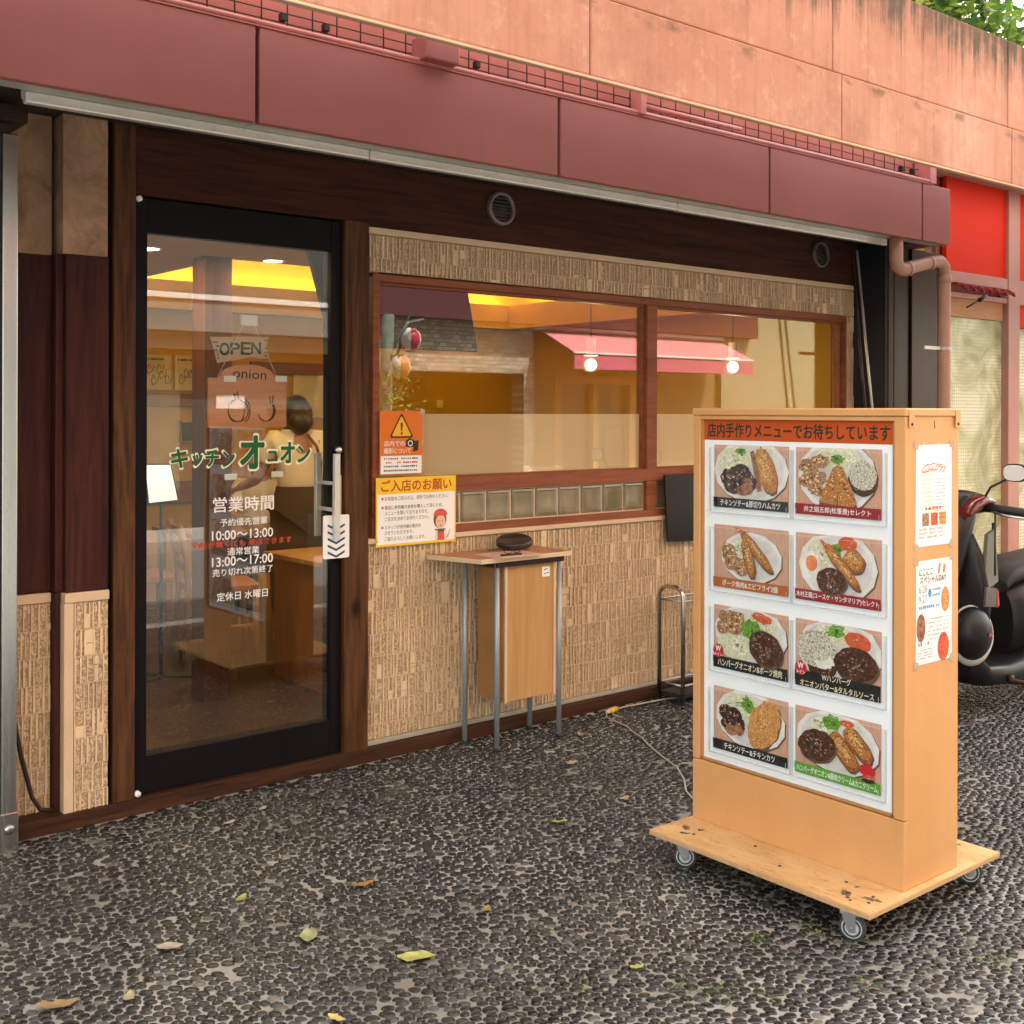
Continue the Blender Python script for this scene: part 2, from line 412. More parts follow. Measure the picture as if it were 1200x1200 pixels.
def visible_floor(x, y):
    d = x*_F.x + y*_F.y; l = x*_Rt.x + y*_Rt.y
    return (d > 2.0) & (np.abs(l)/np.maximum(d, .1) < 0.72)
def build_pebbles():
    # hexagonal packing, stretched along the direction most stones lie in, then jittered
    s1, s2 = 0.0320, 0.0245; ca0, sa0 = math.cos(-0.69), math.sin(-0.69)
    ii, jj = np.meshgrid(np.arange(-260, 380), np.arange(-260, 480), indexing='ij')
    su = (ii + 0.5*(jj % 2))*s1; tv = jj*s2
    su = su + rng.normal(0, s1*0.22, su.shape); tv = tv + rng.normal(0, s2*0.22, tv.shape)
    x = (3.0 + su*ca0 - tv*sa0).ravel(); y = (2.5 + su*sa0 + tv*ca0).ravel()
    ok = visible_floor(x, y) & (y < 4.155) & (y > 0.80) & (x < 9.2) & (x > -0.8)
    gx = np.abs((x - 2.69 + 22) % 0.44 - 0.0); gx = np.minimum(gx, 0.44-gx); gy = np.abs((y - 3.755 + 22) % 0.44); gy = np.minimum(gy, 0.44-gy)
    ok &= (gx > 0.0045) & (gy > 0.0045)
    ok &= rng.random(x.shape) > 0.012
    # worn patches where the mortar hides the stones
    for cx, cy, r in ((2.2,2.6,.05),(2.45,3.1,.06),(3.2,2.9,.05),(1.7,2.5,.06),(3.9,2.2,.1),(2.9,2.35,.05),(4.2,1.95,.12),(3.1,2.2,.07),(1.9,3.2,.05)):
        ok &= ((x-cx)**2 + (y-cy)**2) > (.55*r*rng.uniform(.5,1.2,x.shape))**2
    x, y = x[ok], y[ok]; n = len(x)
    kd = kdtree.KDTree(n)
    for i in range(n): kd.insert((x[i], y[i], 0), i)
    kd.balance()
    # each stone fills its own cell of the packing, rounded off and pulled back from its neighbours
    K = 14; q = np.arange(K)*2*np.pi/K
    NB = 11; nb = np.array([[t_[1] for t_ in kd.find_n((x[i], y[i], 0), NB)][1:] for i in range(n)])
    ST = 1.22                                   # stones a little longer along one direction
    ca0, sa0 = math.cos(-0.69), math.sin(-0.69)
    sx_, sy_ = (x*ca0 + y*sa0)/ST, (-x*sa0 + y*ca0)
    dx, dy = sx_[nb] - sx_[:,None], sy_[nb] - sy_[:,None]
    dist = np.hypot(dx, dy); dth = np.arctan2(dy, dx)
    cosd = np.cos(q[None,None,:] - dth[:,:,None])
    rr = np.where(cosd > 0.05, dist[:,:,None]*0.5/np.maximum(cosd, 0.05), 9.0).min(1)
    rr = np.minimum(rr, 0.0215)
    for _ in range(2): rr = 0.25*np.roll(rr, 1, 1) + 0.5*rr + 0.25*np.roll(rr, -1, 1)
    rr = rr*rng.uniform(0.90, 1.03, n)[:,None]*(1 + rng.normal(0, 0.03, (n, K))) - rng.uniform(0.0006, 0.0018, n)[:,None]
    rr = np.maximum(rr, 0.004)
    hgt = rng.uniform(0.0035, 0.007, n)*rng.choice((1.0, 1.0, 0.55), n)
    def ring(s, z):
        u = rr*np.cos(q)*s*ST; v = rr*np.sin(q)*s
        return np.stack([x[:,None] + u*ca0 - v*sa0, y[:,None] + u*sa0 + v*ca0, np.broadcast_to(z[:,None], u.shape)], -1)
    V = np.concatenate([ring(1.0, np.full(n, -0.001)), ring(0.88, hgt*0.62), ring(0.55, hgt*0.96), np.stack([x, y, hgt], -1)[:,None,:]], 1)
    nv = 3*K + 1; faces = []
    for r in range(2):
        for k in range(K): faces.append((r*K+k, r*K+(k+1)%K, (r+1)*K+(k+1)%K, (r+1)*K+k))
    quads = np.array(faces); tris = np.array([(2*K+k, 2*K+(k+1)%K, 3*K) for k in range(K)])
    off = (np.arange(n)*nv)[:,None,None]
    Q = (quads[None] + off).reshape(-1, 4); T = (tris[None] + off).reshape(-1, 3)
    me = bpy.data.meshes.new('pebbles'); me.vertices.add(n*nv); me.vertices.foreach_set('co', V.astype(np.float32).ravel())
    loops = np.concatenate([Q.ravel(), T.ravel()]); me.loops.add(len(loops)); me.loops.foreach_set('vertex_index', loops.astype(np.int32))
    starts = np.concatenate([np.arange(len(Q))*4, len(Q)*4 + np.arange(len(T))*3]); me.polygons.add(len(starts))
    me.polygons.foreach_set('loop_start', starts.astype(np.int32)); me.polygons.foreach_set('use_smooth', np.ones(len(starts), bool))
    me.update(calc_edges=True); me.validate()
    at = me.attributes.new('tone', 'FLOAT', 'POINT'); at.data.foreach_set('value', np.repeat(rng.random(n), nv).astype(np.float32))
    me.materials.append(PEBBLE)
    o = bpy.data.objects.new('pebbles', me); COL.objects.link(o)
    return tag(o, 'dark river pebbles set close together in the pale mortar of the pavement', kind='stuff')
build_pebbles()

# ------------------------------------------------------------------ the restaurant
shop = thing('restaurant_building', 'small restaurant with dark wood front, textured beige tile wall and maroon fascia', 'shop', (3.9, 4.2, 0))
def part(name, mat, boxes, parent=shop, bevel=0.003):
    m = MB()
    for b in boxes: m.box(*b)
    return m.build(name, mat, parent, bevel=bevel)
def tile_strips(m, x0, x1, z0, z1, yf, row=0.098, seed=1, widths=(0.007,0.009,0.011,0.014,0.018,0.022)):
    r = random.Random(seed)
    m.cur = 2; m.box(x0, x1, yf, yf+0.03, z0, z1)
    z = z1; k = 0
    while z > z0 + 0.012:
        zb = max(z0, z - row); x = x0 + 0.001
        ridge = True
        while x < x1 - 0.003:
            w = r.uniform(0.003, 0.0095) if ridge else r.choice((0.008,0.012,0.015,0.019,0.024,0.030))
            w = min(w, x1 - x - 0.001)
            if x1 - x - w < 0.004: w = x1 - x - 0.001
            carved = (not ridge) and r.random() < 0.965
            d = r.uniform(0.003, 0.006) if carved else r.uniform(0.0085, 0.012)
            cuts = [z - 0.0018, zb + 0.0018]
            if not ridge and r.random() < 0.62:
                f_ = r.uniform(0.2, 0.8); cuts.insert(1, cuts[0] + (cuts[1]-cuts[0])*f_)
                if r.random() < 0.35: cuts.insert(2, cuts[1] + (cuts[2]-cuts[1])*r.uniform(.35,.65))
            for a, b in zip(cuts, cuts[1:]):
                m.cur = 1 if carved else 0
                m.box(x + 0.0004, x + w - 0.0004, yf - d, yf + 0.001, b + 0.0012, a - 0.0012)
                if len(cuts) > 2 and r.random() < .10: carved = not carved; d = 0.005 if carved else 0.010
            x += w; ridge = not ridge
        m.cur = 0; m.box(x0 + .001, x1 - .001, yf - .0075, yf + .001, zb - .0016, zb + .0016) if zb > z0 + .004 else None
        z -= row; k += 1
TILES = [TILE_SMOOTH, TILE_CARVED, TILE_JOINT]
def tile_part(name, rects, yf, seed):
    m = MB()
    for i, (x0, x1, z0, z1) in enumerate(rects): tile_strips(m, x0, x1, z0, z1, yf, seed=seed+i)
    return m.build(name, TILES, shop)
# sill along the ground
part('wooden_sill', WOOD_SILL, [(1.19, 6.28, 4.17, 4.30, 0.0, 0.058)])
# wall under the window and band over it
tile_part('tile_wall', [(2.65, 6.245, 0.078, 0.925)], 4.225, 3)
tile_part('tile_band', [(2.65, 6.245, 2.100, 2.262), (6.172, 6.245, 0.95, 2.0995)], 4.222, 9)
part('wall_base_trim', plain('grey_base_trim', (0.36,0.32,0.26), 0.6, 0.1, 5, grime=0.3), [(2.65, 6.25, 4.205, 4.25, 0.058, 0.0785)])
part('wall_cap_trim', TRIM, [(2.65, 6.25, 4.200, 4.25, 0.926, 0.948)])
part('band_cap_trim', TRIM, [(2.65, 6.25, 4.200, 4.25, 2.263, 2.292)])
part('wall_core', TILE_JOINT, [(2.60, 6.24, 4.262, 4.34, 0.05, 0.95), (2.60, 6.24, 4.262, 4.34, 2.10, 2.56)], bevel=0)
# window frame, panes, glass blocks
wf = MB()
for b in ((2.690,2.722,4.215,4.29,0.948,2.098),(6.14,6.171,4.215,4.29,0.948,2.098),(2.722,6.14,4.215,4.29,2.062,2.098),
          (2.722,6.14,4.210,4.29,1.136,1.198),(2.722,6.14,4.213,4.29,0.948,0.982),(4.386,4.462,4.212,4.285,1.198,2.062),(4.386,4.462,4.214,4.285,0.982,1.136)):
    wf.box(*b)
win = wf.build('window_frame', WOOD_FRAME, shop, bevel=0.003)
bead = MB()
for x0, x1 in ((2.722,4.386),(4.462,6.14)):
    bead.box(x0, x0+0.012, 4.235, 4.275, 1.198, 2.062); bead.box(x1-0.012, x1, 4.235, 4.275, 1.198, 2.062)
    bead.box(x0+0.012, x1-0.012, 4.235, 4.275, 2.05, 2.062); bead.box(x0+0.012, x1-0.012, 4.235, 4.275, 1.198, 1.207)
bead.build('glazing_bead', WOOD_FRAME, win)
FROST = film('frosted_film', (0.84,0.70,0.52), 0.0)
for x0, x1 in ((2.734,4.374),(4.474,6.128)):
    part('pane', GLASS, [(x0, x1, 4.252, 4.257, 1.207, 2.05)], win, 0)
    part('frosted_film', FROST, [(x0, x1, 4.259, 4.260, 1.207, 1.487)], win, 0)
bt = NT('glass_block'); bt.p(Base_Color=(0.36,0.33,0.22), Roughness=0.12); bt.b.inputs['Transmission Weight'].default_value = 0.25
v = bt.pos(); bt.p(Base_Color=bt.ramp(bt.noise(v, 7, 2), [(0.3,(0.20,0.17,0.10)),(0.7,(0.36,0.31,0.20))])); GBLOCK = bt.m
part('block_mortar', TRIM, [(2.722, 4.386, 4.238, 4.285, 0.982, 1.136), (4.462, 6.14, 4.238, 4.285, 0.982, 1.136)], bevel=0)
for k in range(18):
    x0 = 2.7275 + 0.1508*k + (0.079 if k > 10 else 0)
    if x0 + 0.142 > 5.35: break
    m = MB(); zc0, zc1 = 0.988, 1.130; x1 = x0 + 0.143
    rings = []
    for ins, y in ((0.0, 4.240), (0.004, 4.232), (0.014, 4.229), (0.020, 4.2345), (0.04, 4.2355)):
        rings.append([(x0+ins, y, zc0+ins), (x1-ins, y, zc0+ins), (x1-ins, y, zc1-ins), (x0+ins, y, zc1-ins)])
    m.loft(rings, smooth=False); m.build('glass_block', GBLOCK, shop)
# posts and beam
part('post', WOOD_POST, [(1.552, 1.634, 4.185, 4.30, 0.0, 2.561)])
part('post', WOOD_POST, [(2.530, 2.648, 4.180, 4.30, 0.0, 2.305)])
part('beam', WOOD_BEAM, [(1.636, 2.60, 4.192, 4.33, 2.304, 2.40), (1.636, 6.26, 4.197, 4.33, 2.40, 2.56), (2.60, 6.26, 4.194, 4.33, 2.293, 2.40)])
part('jamb_strip', BLACKMETAL, [(1.536, 1.5515, 4.215, 4.30, 0.0, 2.55)])
# left return: tiled and plastered pier
pier = part('pier_panel', WOOD_PANEL, [(1.381, 1.535, 4.19, 4.33, 0.846, 2.06), (1.19, 1.352, 4.262, 4.34, 0.846, 2.058), (1.352, 1.3805, 4.215, 4.33, 0.846, 2.06)])
pt = NT('stained_plaster'); v = pt.pos(); n1 = pt.noise(v, 7, 7, 0.7, 0.8); n2 = pt.noise(v, 2.2, 3)
c = pt.ramp(n1, [(0.3,(0.15,0.085,0.048)),(0.5,(0.34,0.205,0.12)),(0.7,(0.50,0.32,0.20))]); c = pt.mix(pt.ramp(n2,[(0.4,0.5),(0.6,0.0)]), c, (0.17,0.10,0.065))
pt.p(Base_Color=c, Roughness=0.85); pt.bump(n1, 0.4, 0.006)
part('pier_plaster', pt.m, [(1.368, 1.530, 4.188, 4.33, 2.06, 2.561), (1.19, 1.355, 4.264, 4.34, 2.058, 2.561)], bevel=0.004)
tile_part('pier_tile', [(1.409, 1.534, 0.045, 0.808)], 4.192, 21)
tile_part('recess_tile', [(1.19, 1.352, 0.045, 0.806)], 4.266, 31)
part('pier_trim', TRIM, [(1.376, 1.536, 4.18, 4.33, 0.809, 0.844), (1.19, 1.352, 4.255, 4.33, 0.807, 0.842), (1.374, 1.4085, 4.182, 4.33, 0.02, 0.8085)])
part('pier_corner', WOOD_PANEL, [(1.353, 1.3735, 4.22, 4.33, 0.03, 0.845)])
# fascia, soffit, light strip
edges = [-5.3, -3.87, -2.43, -0.98, 0.46, 1.905, 3.349, 4.811, 6.262, 6.575]
for a, b in zip(edges, edges[1:]):
    part('fascia_panel', FASCIA, [(a + 0.008, b - 0.008 if b < 6.5 else b, 3.75, 3.785, 2.530, 2.873)], bevel=0.004)
part('fascia_backing', flatcol('dark_joint', (0.02,0.012,0.012)), [(-5.3, 6.56, 3.79, 3.80, 2.545, 2.86)], bevel=0)
part('fascia_return', FASCIA, [(6.545, 6.575, 3.786, 4.3, 2.53, 2.873)])
part('soffit_panel', plain('soffit_metal', (0.45,0.46,0.42), 0.5, 0.15, 3, metal=0.2, grime=0.35), [(-5.3, 1.902, 3.786, 3.868, 2.533, 2.545), (1.908, 3.346, 3.786, 3.868, 2.533, 2.545), (3.352, 4.808, 3.786, 3.868, 2.533, 2.545), (4.814, 6.545, 3.786, 3.868, 2.533, 2.545)])
part('soffit_recess', flatcol('soffit_dark', (0.05,0.042,0.036)), [(-5.3, 6.545, 3.90, 4.40, 2.562, 2.58)], bevel=0)
part('awning_track', plain('white_track', (0.78,0.76,0.71), 0.3, 0.08, 6, metal=0.4, grime=0.3), [(1.145, 2.45, 3.87, 3.905, 2.496, 2.536), (2.453, 4.24, 3.87, 3.905, 2.496, 2.536), (4.243, 6.08, 3.87, 3.905, 2.494, 2.536), (1.145, 6.08, 3.906, 3.925, 2.515, 2.56)], bevel=0.006)
rail = MB(); PINK = plain('pink_rail_paint', (0.50,0.16,0.14), 0.5, 0.12, 8, grime=0.3)
rail.tube([(-5.3,3.752,2.892),(3.3,3.752,2.888),(6.34,3.752,2.892)], 0.011); rail.box(-5.3, 6.35, 3.745, 3.80, 2.8735, 2.8785)
rail.build('fascia_rail', PINK, shop)
mesh = MB()
xx = -5.30
while xx < 6.30:
    mesh.tube([(xx,3.80,2.88),(xx,3.80,3.10)], 0.003, 5); xx += 0.105
for z in (2.925, 2.962, 3.0, 3.04): mesh.tube([(-5.3,3.80,z),(6.30,3.80,z)], 0.003, 5)
mesh.build('wire_mesh', flatcol('mesh_wire', (0.05,0.02,0.02)), shop)
part('upper_wall', plain('maroon_wall', (0.42,0.12,0.10), 0.7, 0.1, 3), [(-5.3, 6.575, 3.86, 3.95, 2.585, 3.12)], bevel=0)
part('mesh_bracket', PINK, [(3.84, 3.875, 3.73, 3.80, 2.88, 3.10)]); part('mesh_bracket', PINK, [(6.33, 6.40, 3.74, 3.85, 2.88, 3.05)])
b = MB(); b.tube([(3.88,3.77,2.93),(4.6,3.77,2.935)], 0.012); b.build('mesh_strut', PINK, shop)
JB = 0
jb = part('junction_box', plain('maroon_box', (0.34,0.10,0.09), 0.5), [(2.60, 2.765, 3.69, 3.80, 2.885, 2.985)], bevel=0.008)
CLIPM = flatcol('black_clip', (0.03,0.015,0.015))
for x in (2.02, 2.20, 2.92, 6.10, 6.22): part('clip', CLIPM, [(x, x+0.022, 3.785, 3.815, 2.93, 2.96)])
# vents on the beam
for cx, cz, dk in ((3.378, 2.449, 0), (5.862, 2.453, 1)):
    m = MB(); m.lathe([(0.080,0.0),(0.080,0.018),(0.070,0.024),(0.062,0.02),(0.060,0.006)], (cx,4.197,cz), (0,-1,0), 32)
    vm = plain('vent_grey', (0.16,0.13,0.115), 0.4, metal=.4) if not dk else plain('vent_brown', (0.09,0.06,0.05), 0.45)
    vt = m.build('vent_cover', vm, shop)
    d = MB(); d.lathe([(0.061,0.0),(0.061,0.004),(0.0,0.004)], (cx,4.196,cz), (0,-1,0), 28); d.build('vent_cavity', BLACK, vt)
    l = MB()
    for k in range(7):
        zz = cz - 0.048 + 0.016*k; hw = math.sqrt(max(0.0, 0.058**2 - (zz-cz)**2))
        l.add([(cx-hw,4.190,zz-0.004),(cx+hw,4.190,zz-0.004),(cx+hw,4.178,zz-0.006),(cx-hw,4.178,zz-0.006),(cx-hw,4.192,zz+0.003),(cx+hw,4.192,zz+0.003),(cx+hw,4.181,zz+0.0),(cx-hw,4.181,zz+0.0)],
              [(0,1,2,3),(4,7,6,5),(0,4,5,1),(1,5,6,2),(2,6,7,3),(3,7,4,0)])
    l.build('louvre', vm, vt)
# dark metal columns and slanted poles at the right end
part('side_column', DARKMETAL, [(6.29, 6.345, 3.995, 4.30, 0.0, 2.53), (6.345, 6.36, 4.01, 4.30, 0, 2.53), (6.36, 6.52, 4.0, 4.30, 0, 2.53), (6.52, 6.535, 4.012, 4.30, 0, 2.53), (6.535, 6.70, 3.985, 4.30, 0, 2.53), (6.70, 6.73, 4.03, 4.30, 0, 2.53), (6.73, 6.90, 4.01, 4.3, 0, 2.53)])
part('side_recess', flatcol('recess_black', (0.012,0.014,0.02)), [(6.262, 6.2895, 4.0, 4.30, 0.0, 2.53)], bevel=0)
for xt, xb in ((5.862, 6.15), (5.914, 6.24)):
    m = MB(); m.tube([(xt,3.97,2.46),(xb,3.97,0.6)], 0.0075, 8); m.build('slanted_pole', DARKMETAL if xt < 5.9 else ALU, shop)
dp = MB()
path = [(6.06,3.80,2.53),(6.06,3.80,2.40),(6.075,3.80,2.362),(6.12,3.80,2.345),(6.46,3.80,2.425),(6.54,3.80,2.43),(6.585,3.80,2.40),(6.59,3.80,2.33),(6.59,3.80,0.0)]
dp.tube(path, 0.040, 20); dp.tube([(6.165,3.8,2.352),(6.19,3.8,2.358)], 0.045, 20); dp.tube([(6.40,3.8,2.408),(6.425,3.8,2.414)], 0.045, 20); dp.tube([(6.59,3.8,2.30),(6.59,3.8,2.35)], 0.045, 20)
PIPE = plain('salmon_pipe', (0.50,0.27,0.20), 0.5, 0.1, 5, grime=0.2); pp = dp.build('downpipe', PIPE, shop)
m = MB(); m.box(6.36, 6.66, 3.79, 3.80, 1.885, 1.905); m.tube([(6.545,3.8,1.895),(6.635,3.8,1.895)], 0.012); m.lathe([(0.044,-0.01),(0.044,0.01)], (6.59,3.8,1.895)); m.build('pipe_bracket', ALU, pp)
# door
door = part('door', BLACKMETAL, [(1.636, 1.685, 4.203, 4.275, 0.058, 2.298), (2.478, 2.5285, 4.205, 4.275, 0.058, 2.298), (1.6855, 2.4775, 4.207, 4.275, 2.169, 2.298), (1.6855, 2.4775, 4.206, 4.275, 0.058, 0.203)])
part('pane', GLASS, [(1.682, 2.480, 4.220, 4.226, 0.200, 2.172)], door, 0)
hm = MB()
hm.box(2.456, 2.482, 4.135, 4.155, 0.968, 1.322); hm.box(2.462, 2.476, 4.156, 4.219, 1.19, 1.205); hm.box(2.462, 2.476, 4.156, 4.219, 1.08, 1.095)
hm.box(2.456, 2.482, 4.290, 4.310, 0.968, 1.322); hm.box(2.462, 2.476, 4.227, 4.289, 1.19, 1.205); hm.box(2.462, 2.476, 4.227, 4.289, 1.08, 1.095)
hm.build('handle', plain('satin_handle', (0.62,0.62,0.60), 0.3, 0.05, 20, metal=0.35), door, bevel=0.003)
m = MB(); m.lathe([(0.0,0.0),(0.016,0.0),(0.016,0.016),(0.012,0.022),(0.0,0.022)], (2.505,4.203,1.335), (0,-1,0), 20); m.build('lock', STEEL_TUBE, door)
for z in (2.288, 0.072): m = MB(); m.lathe([(0.0,0),(0.011,0),(0.011,0.02),(0.0,0.02)], (1.645,4.200,z), (0,-1,0), 14); m.build('pivot_cap', WHITE, door)
# lettering on the door glass
GREEN = flatcol('green_vinyl', (0.004,0.105,0.025), 0.45); CREAM = flatcol('cream_vinyl', (0.80,0.76,0.60), 0.5); REDV = flatcol('red_vinyl', (0.62,0.07,0.04), 0.5)
ux, uz = (1,0,0), (0,0,1)
KD = 0.9814
def on_door(mb, body, x0, x1, zc, h, y=4.2185, bold=0.0): put_text(mb, body, ((x0+x1)/2*KD, y, 1.5+(zc-1.5)*KD), ux, uz, (x1-x0)*KD, h*KD, bold=bold)
gm, cm_ = MB(), MB()
for body, x0, x1, zc, h in (('キ',1.815,1.892,1.312,.082),('ッ',1.903,1.952,1.303,.055),('チ',1.957,2.022,1.310,.075),('ン',2.030,2.090,1.305,.070),
                           ('オ',2.108,2.220,1.330,.140),('ニ',2.228,2.282,1.312,.052),('オ',2.288,2.362,1.325,.095),('ン',2.368,2.436,1.318,.078)):
    on_door(cm_, body, x0, x1, zc, h, 4.2190, 0.048); on_door(gm, body, x0+.006, x1-.006, zc, h-.012, 4.2180, 0.034)
cm_.build('name_outline', CREAM, door); gm.build('name_lettering', GREEN, door)
for body, x0, x1, zc, h, bo in (('営業時間',1.994,2.262,1.122,.060,.010),('予約優先営業',2.024,2.234,1.050,.031,.006),('10:00〜13:00',1.990,2.258,.999,.037,.010),
                            ('通常営業',2.056,2.196,.931,.030,.008),('13:00〜17:00',1.990,2.258,.893,.037,.010),('売り切れ次第終了',1.992,2.258,.850,.030,.008),('定休日 水曜日',2.011,2.235,.752,.034,.008)):
    wm = MB(); on_door(wm, body, x0, x1, zc, h, bold=bo*1.3); wm.build('hours_lettering', WHITE, door)
rm = MB(); on_door(rm, '予約が無くても 来店できます', 1.906, 2.345, .964, .026, bold=.010); rm.build('red_lettering', REDV, door)
TPM = flatcol('white_tape', (0.72,0.70,0.68))
for cx, cz in ((2.036,1.237),(2.240,1.241),(2.032,1.626),(2.257,1.630)): part('tape_piece', TPM, [(cx-.026, cx+.026, 4.2285, 4.2295, cz-.012, cz+.012)], door, 0)

# ------------------------------------------------------------------ the room behind the glass (parts of the building)
part('room_wall', MUSTARD, [(0.7, 7.3, 8.6, 8.7, 0, 2.9), (7.2, 7.3, 4.35, 8.6, 0, 2.9), (0.7, 0.8, 4.35, 8.6, 0, 2.9)], bevel=0)
part('room_floor', plain('dark_room_floor', (0.055,0.028,0.014), 0.4, 0.2, 3), [(0.8, 7.2, 4.34, 8.6, 0.0, 0.03)], bevel=0)
CEIL = plain('amber_ceiling', (0.62,0.38,0.05), 0.8, 0.05, 2)
part('room_ceiling', CEIL, [(0.8, 7.2, 4.34, 5.5, 2.28, 2.44), (0.8, 2.62, 5.5, 8.6, 2.28, 2.44), (6.9, 7.2, 5.5, 8.6, 2.28, 2.44), (2.62, 6.9, 8.45, 8.6, 2.28, 2.44), (2.60,2.62,5.48,8.47,2.44,2.50),(6.90,6.92,5.48,8.47,2.44,2.50),(2.62,6.90,5.48,5.50,2.44,2.50),(2.62,6.90,8.45,8.47,2.44,2.50)], bevel=0)
part('cove_ceiling', plain('cove_yellow', (0.85,0.70,0.20), 0.8, 0.03, 2), [(0.8, 7.2, 4.4, 8.6, 2.75, 2.80)], bevel=0)
part('room_pillar', (RPW := wood('brown_pillar', (0.09,0.028,0.009), (0.16,0.055,0.02), 'z')), [(2.48, 2.63, 5.45, 5.60, 0.03, 2.28)]); part('room_pillar', RPW, [(6.55, 6.75, 4.372, 4.6, 0.03, 2.28)])
part('room_front_wall', MUSTARD, [(0.7, 1.60, 4.345, 4.37, 0.0, 2.9), (1.60, 6.25, 4.345, 4.37, 2.31, 2.9), (6.25, 7.2, 4.345, 4.37, 0, 2.9)], bevel=0)
part('picture_rail', wood('coat_rail', (0.20,0.08,0.03), (0.30,0.13,0.05), 'x'), [(2.9, 4.15, 8.57, 8.6, 1.53, 1.63), (4.3, 5.2, 8.57, 8.6, 1.80, 1.90), (2.9, 5.2, 8.56, 8.6, 0.78, 0.95)])
part('hanging_panel', flatcol('dark_panel', (0.035,0.008,0.008), 0.6), [], bevel=0) if False else None
m = MB(); m.prism([(2.578,2.28),(3.455,2.28),(3.562,1.80),(2.72,1.80)], (0,4.60,0), (1,0,0), (0,0,1), (0,0.03,0)); m.build('hanging_panel', flatcol('dark_panel', (0.030,0.007,0.008), 0.6), shop)

# ------------------------------------------------------------------ steel pillar at the left edge
sp_ = thing('steel_pillar', 'brushed steel pillar with a dark seam at the left edge of the shop front', 'pillar', (1.05, 4.12, 0))
part('shaft', STEEL, [(0.55, 1.131, 4.10, 4.25, 0.0, 2.44), (1.139, 1.190, 4.10, 4.25, 0.0, 2.44)], sp_, 0.004)
part('seam', BLACK, [(1.1312, 1.1388, 4.108, 4.2, 0.0, 2.44)], sp_, 0)
part('base_plate', STEEL, [(0.55, 1.194, 4.094, 4.0995, 0.0, 0.13)], sp_, 0.002)
m = MB(); m.lathe([(0,0),(0.017,0),(0.017,0.004),(0.011,0.008),(0,0.008)], (1.165,4.0938,0.075), (0,-1,0), 16); m.build('bolt', STEEL, sp_)
part('cap', DARKMETAL, [(0.55, 1.21, 4.06, 4.26, 2.475, 2.53), (0.55, 1.17, 4.11, 4.2, 2.44, 2.475)], sp_)

sh_ = thing('rolling_shutter', 'closed grey rolling shutter beyond the steel pillar', 'shutter', (-2.4, 4.25, 0))
SHM = plain('shutter_grey', (0.34,0.35,0.34), .5, .1, 3, metal=.2)
m = MB()
for k in range(34): m.box(-5.3, 0.54, 4.235 - (.012 if k % 2 else 0), 4.30, .02+.075*k, .02+.075*(k+1)-.002)
m.build('slats', SHM, sh_)
# ------------------------------------------------------------------ the concrete deck with its parapet overhead
deck = thing('overhead_canopy', 'weathered salmon concrete canopy edge running along above the shop fronts', 'canopy', (3.3, 2.6, 2.49))
ed = [-6, -2.2, 0.15, 2.357, 3.629, 4.893, 6.9, 9.5, 14]
part('fascia_slab', PARAPET, [(a+.0025, b-.0025, 2.500, 2.530, 2.502, 2.746) for a, b in zip(ed, ed[1:])], deck, 0.006)
ed = [-6, -2.2, 0.15, 2.357, 3.590, 4.880, 6.9, 9.5, 14]
part('coping_panel', PARAPET, [(a+.003, b-.003, 2.513, 2.62, 2.7525, 3.134) for a, b in zip(ed, ed[1:])], deck, 0.006)
part('ledge_joint', flatcol('ledge_dark', (0.05,0.03,0.02)), [(-6, 14, 2.531, 2.615, 2.738, 2.752)], deck, 0)
part('drip_edge', plain('drip_edge', (0.55,0.36,0.24), 0.7), [(-6, 14, 2.497, 2.519, 2.4925, 2.5015)], deck, 0.002)
part('deck_shade_slab', plain('slab_concrete', (0.45,0.22,0.16), 0.9, 0.15, 2), [(-6, 14, 2.531, 3.42, 3.00, 3.11), (-6, 14, 3.96, 7.5, 3.13, 3.30), (-6, 14, 3.90, 3.958, 3.125, 3.72)], deck, 0)  # front slab added out of view to darken the ground near the wall

# ------------------------------------------------------------------ neighbour with red panels and gold film windows
nb = thing('neighbouring_shop', 'next shop with bright red panels over pale gold mesh film windows', 'shop', (8.8, 4.2, 0))
RED = plain('red_panel', (0.72,0.026,0.004), 0.6, 0.05, 2, spec=0.15)
part('red_panel', RED, [(7.34, 8.155, 4.215, 4.25, 2.482, 3.13), (8.325, 9.6, 4.215, 4.25, 2.482, 3.13), (8.325, 9.6, 4.215, 4.25, 2.13, 2.30)], nb)
NPINK = plain('pink_frame', (0.50,0.24,0.20), 0.5, 0.08, 4)
part('frame', NPINK, [(8.157, 8.323, 4.19, 4.26, 0.0, 3.13), (7.30, 8.157, 4.195, 4.26, 2.40, 2.48), (8.323, 9.6, 4.195, 4.26, 2.30, 2.48), (7.30, 8.157, 4.20, 4.26, 2.30, 2.335), (7.30, 7.34, 4.20, 4.26, 0, 2.30), (7.34, 8.157, 4.2, 4.26, 0, 0.12), (9.6,9.75,4.19,4.26,0,3.13)], nb)
m = MB()
for k in range(7):
    x = 7.42 + 0.11*k; m.tube([(x,4.15,2.385),(x+.02,4.12,2.36),(x+.05,4.13,2.345),(x+.06,4.16,2.36)], 0.006, 6)
m.tube([(7.36,4.16,2.385),(8.16,4.16,2.37)], 0.012, 8); m.build('pipe_hook', flatcol('red_pipe', (0.35,0.03,0.03)), nb)
part('blind', wood('bamboo_blind', (0.48,0.22,0.10), (0.62,0.33,0.17), 'x'), [(7.35, 8.14, 4.225, 4.235, 2.17, 2.30)], nb)
gt = NT('gold_mesh_film'); v = gt.pos(); w1 = gt.new('TexWave', _wave_type='BANDS', _bands_direction='Z', Scale=13.0); gt.t.links.new(v, w1.inputs['Vector'])
w2 = gt.new('TexWave', _wave_type='BANDS', _bands_direction='X', Scale=13.0); gt.t.links.new(v, w2.inputs['Vector'])
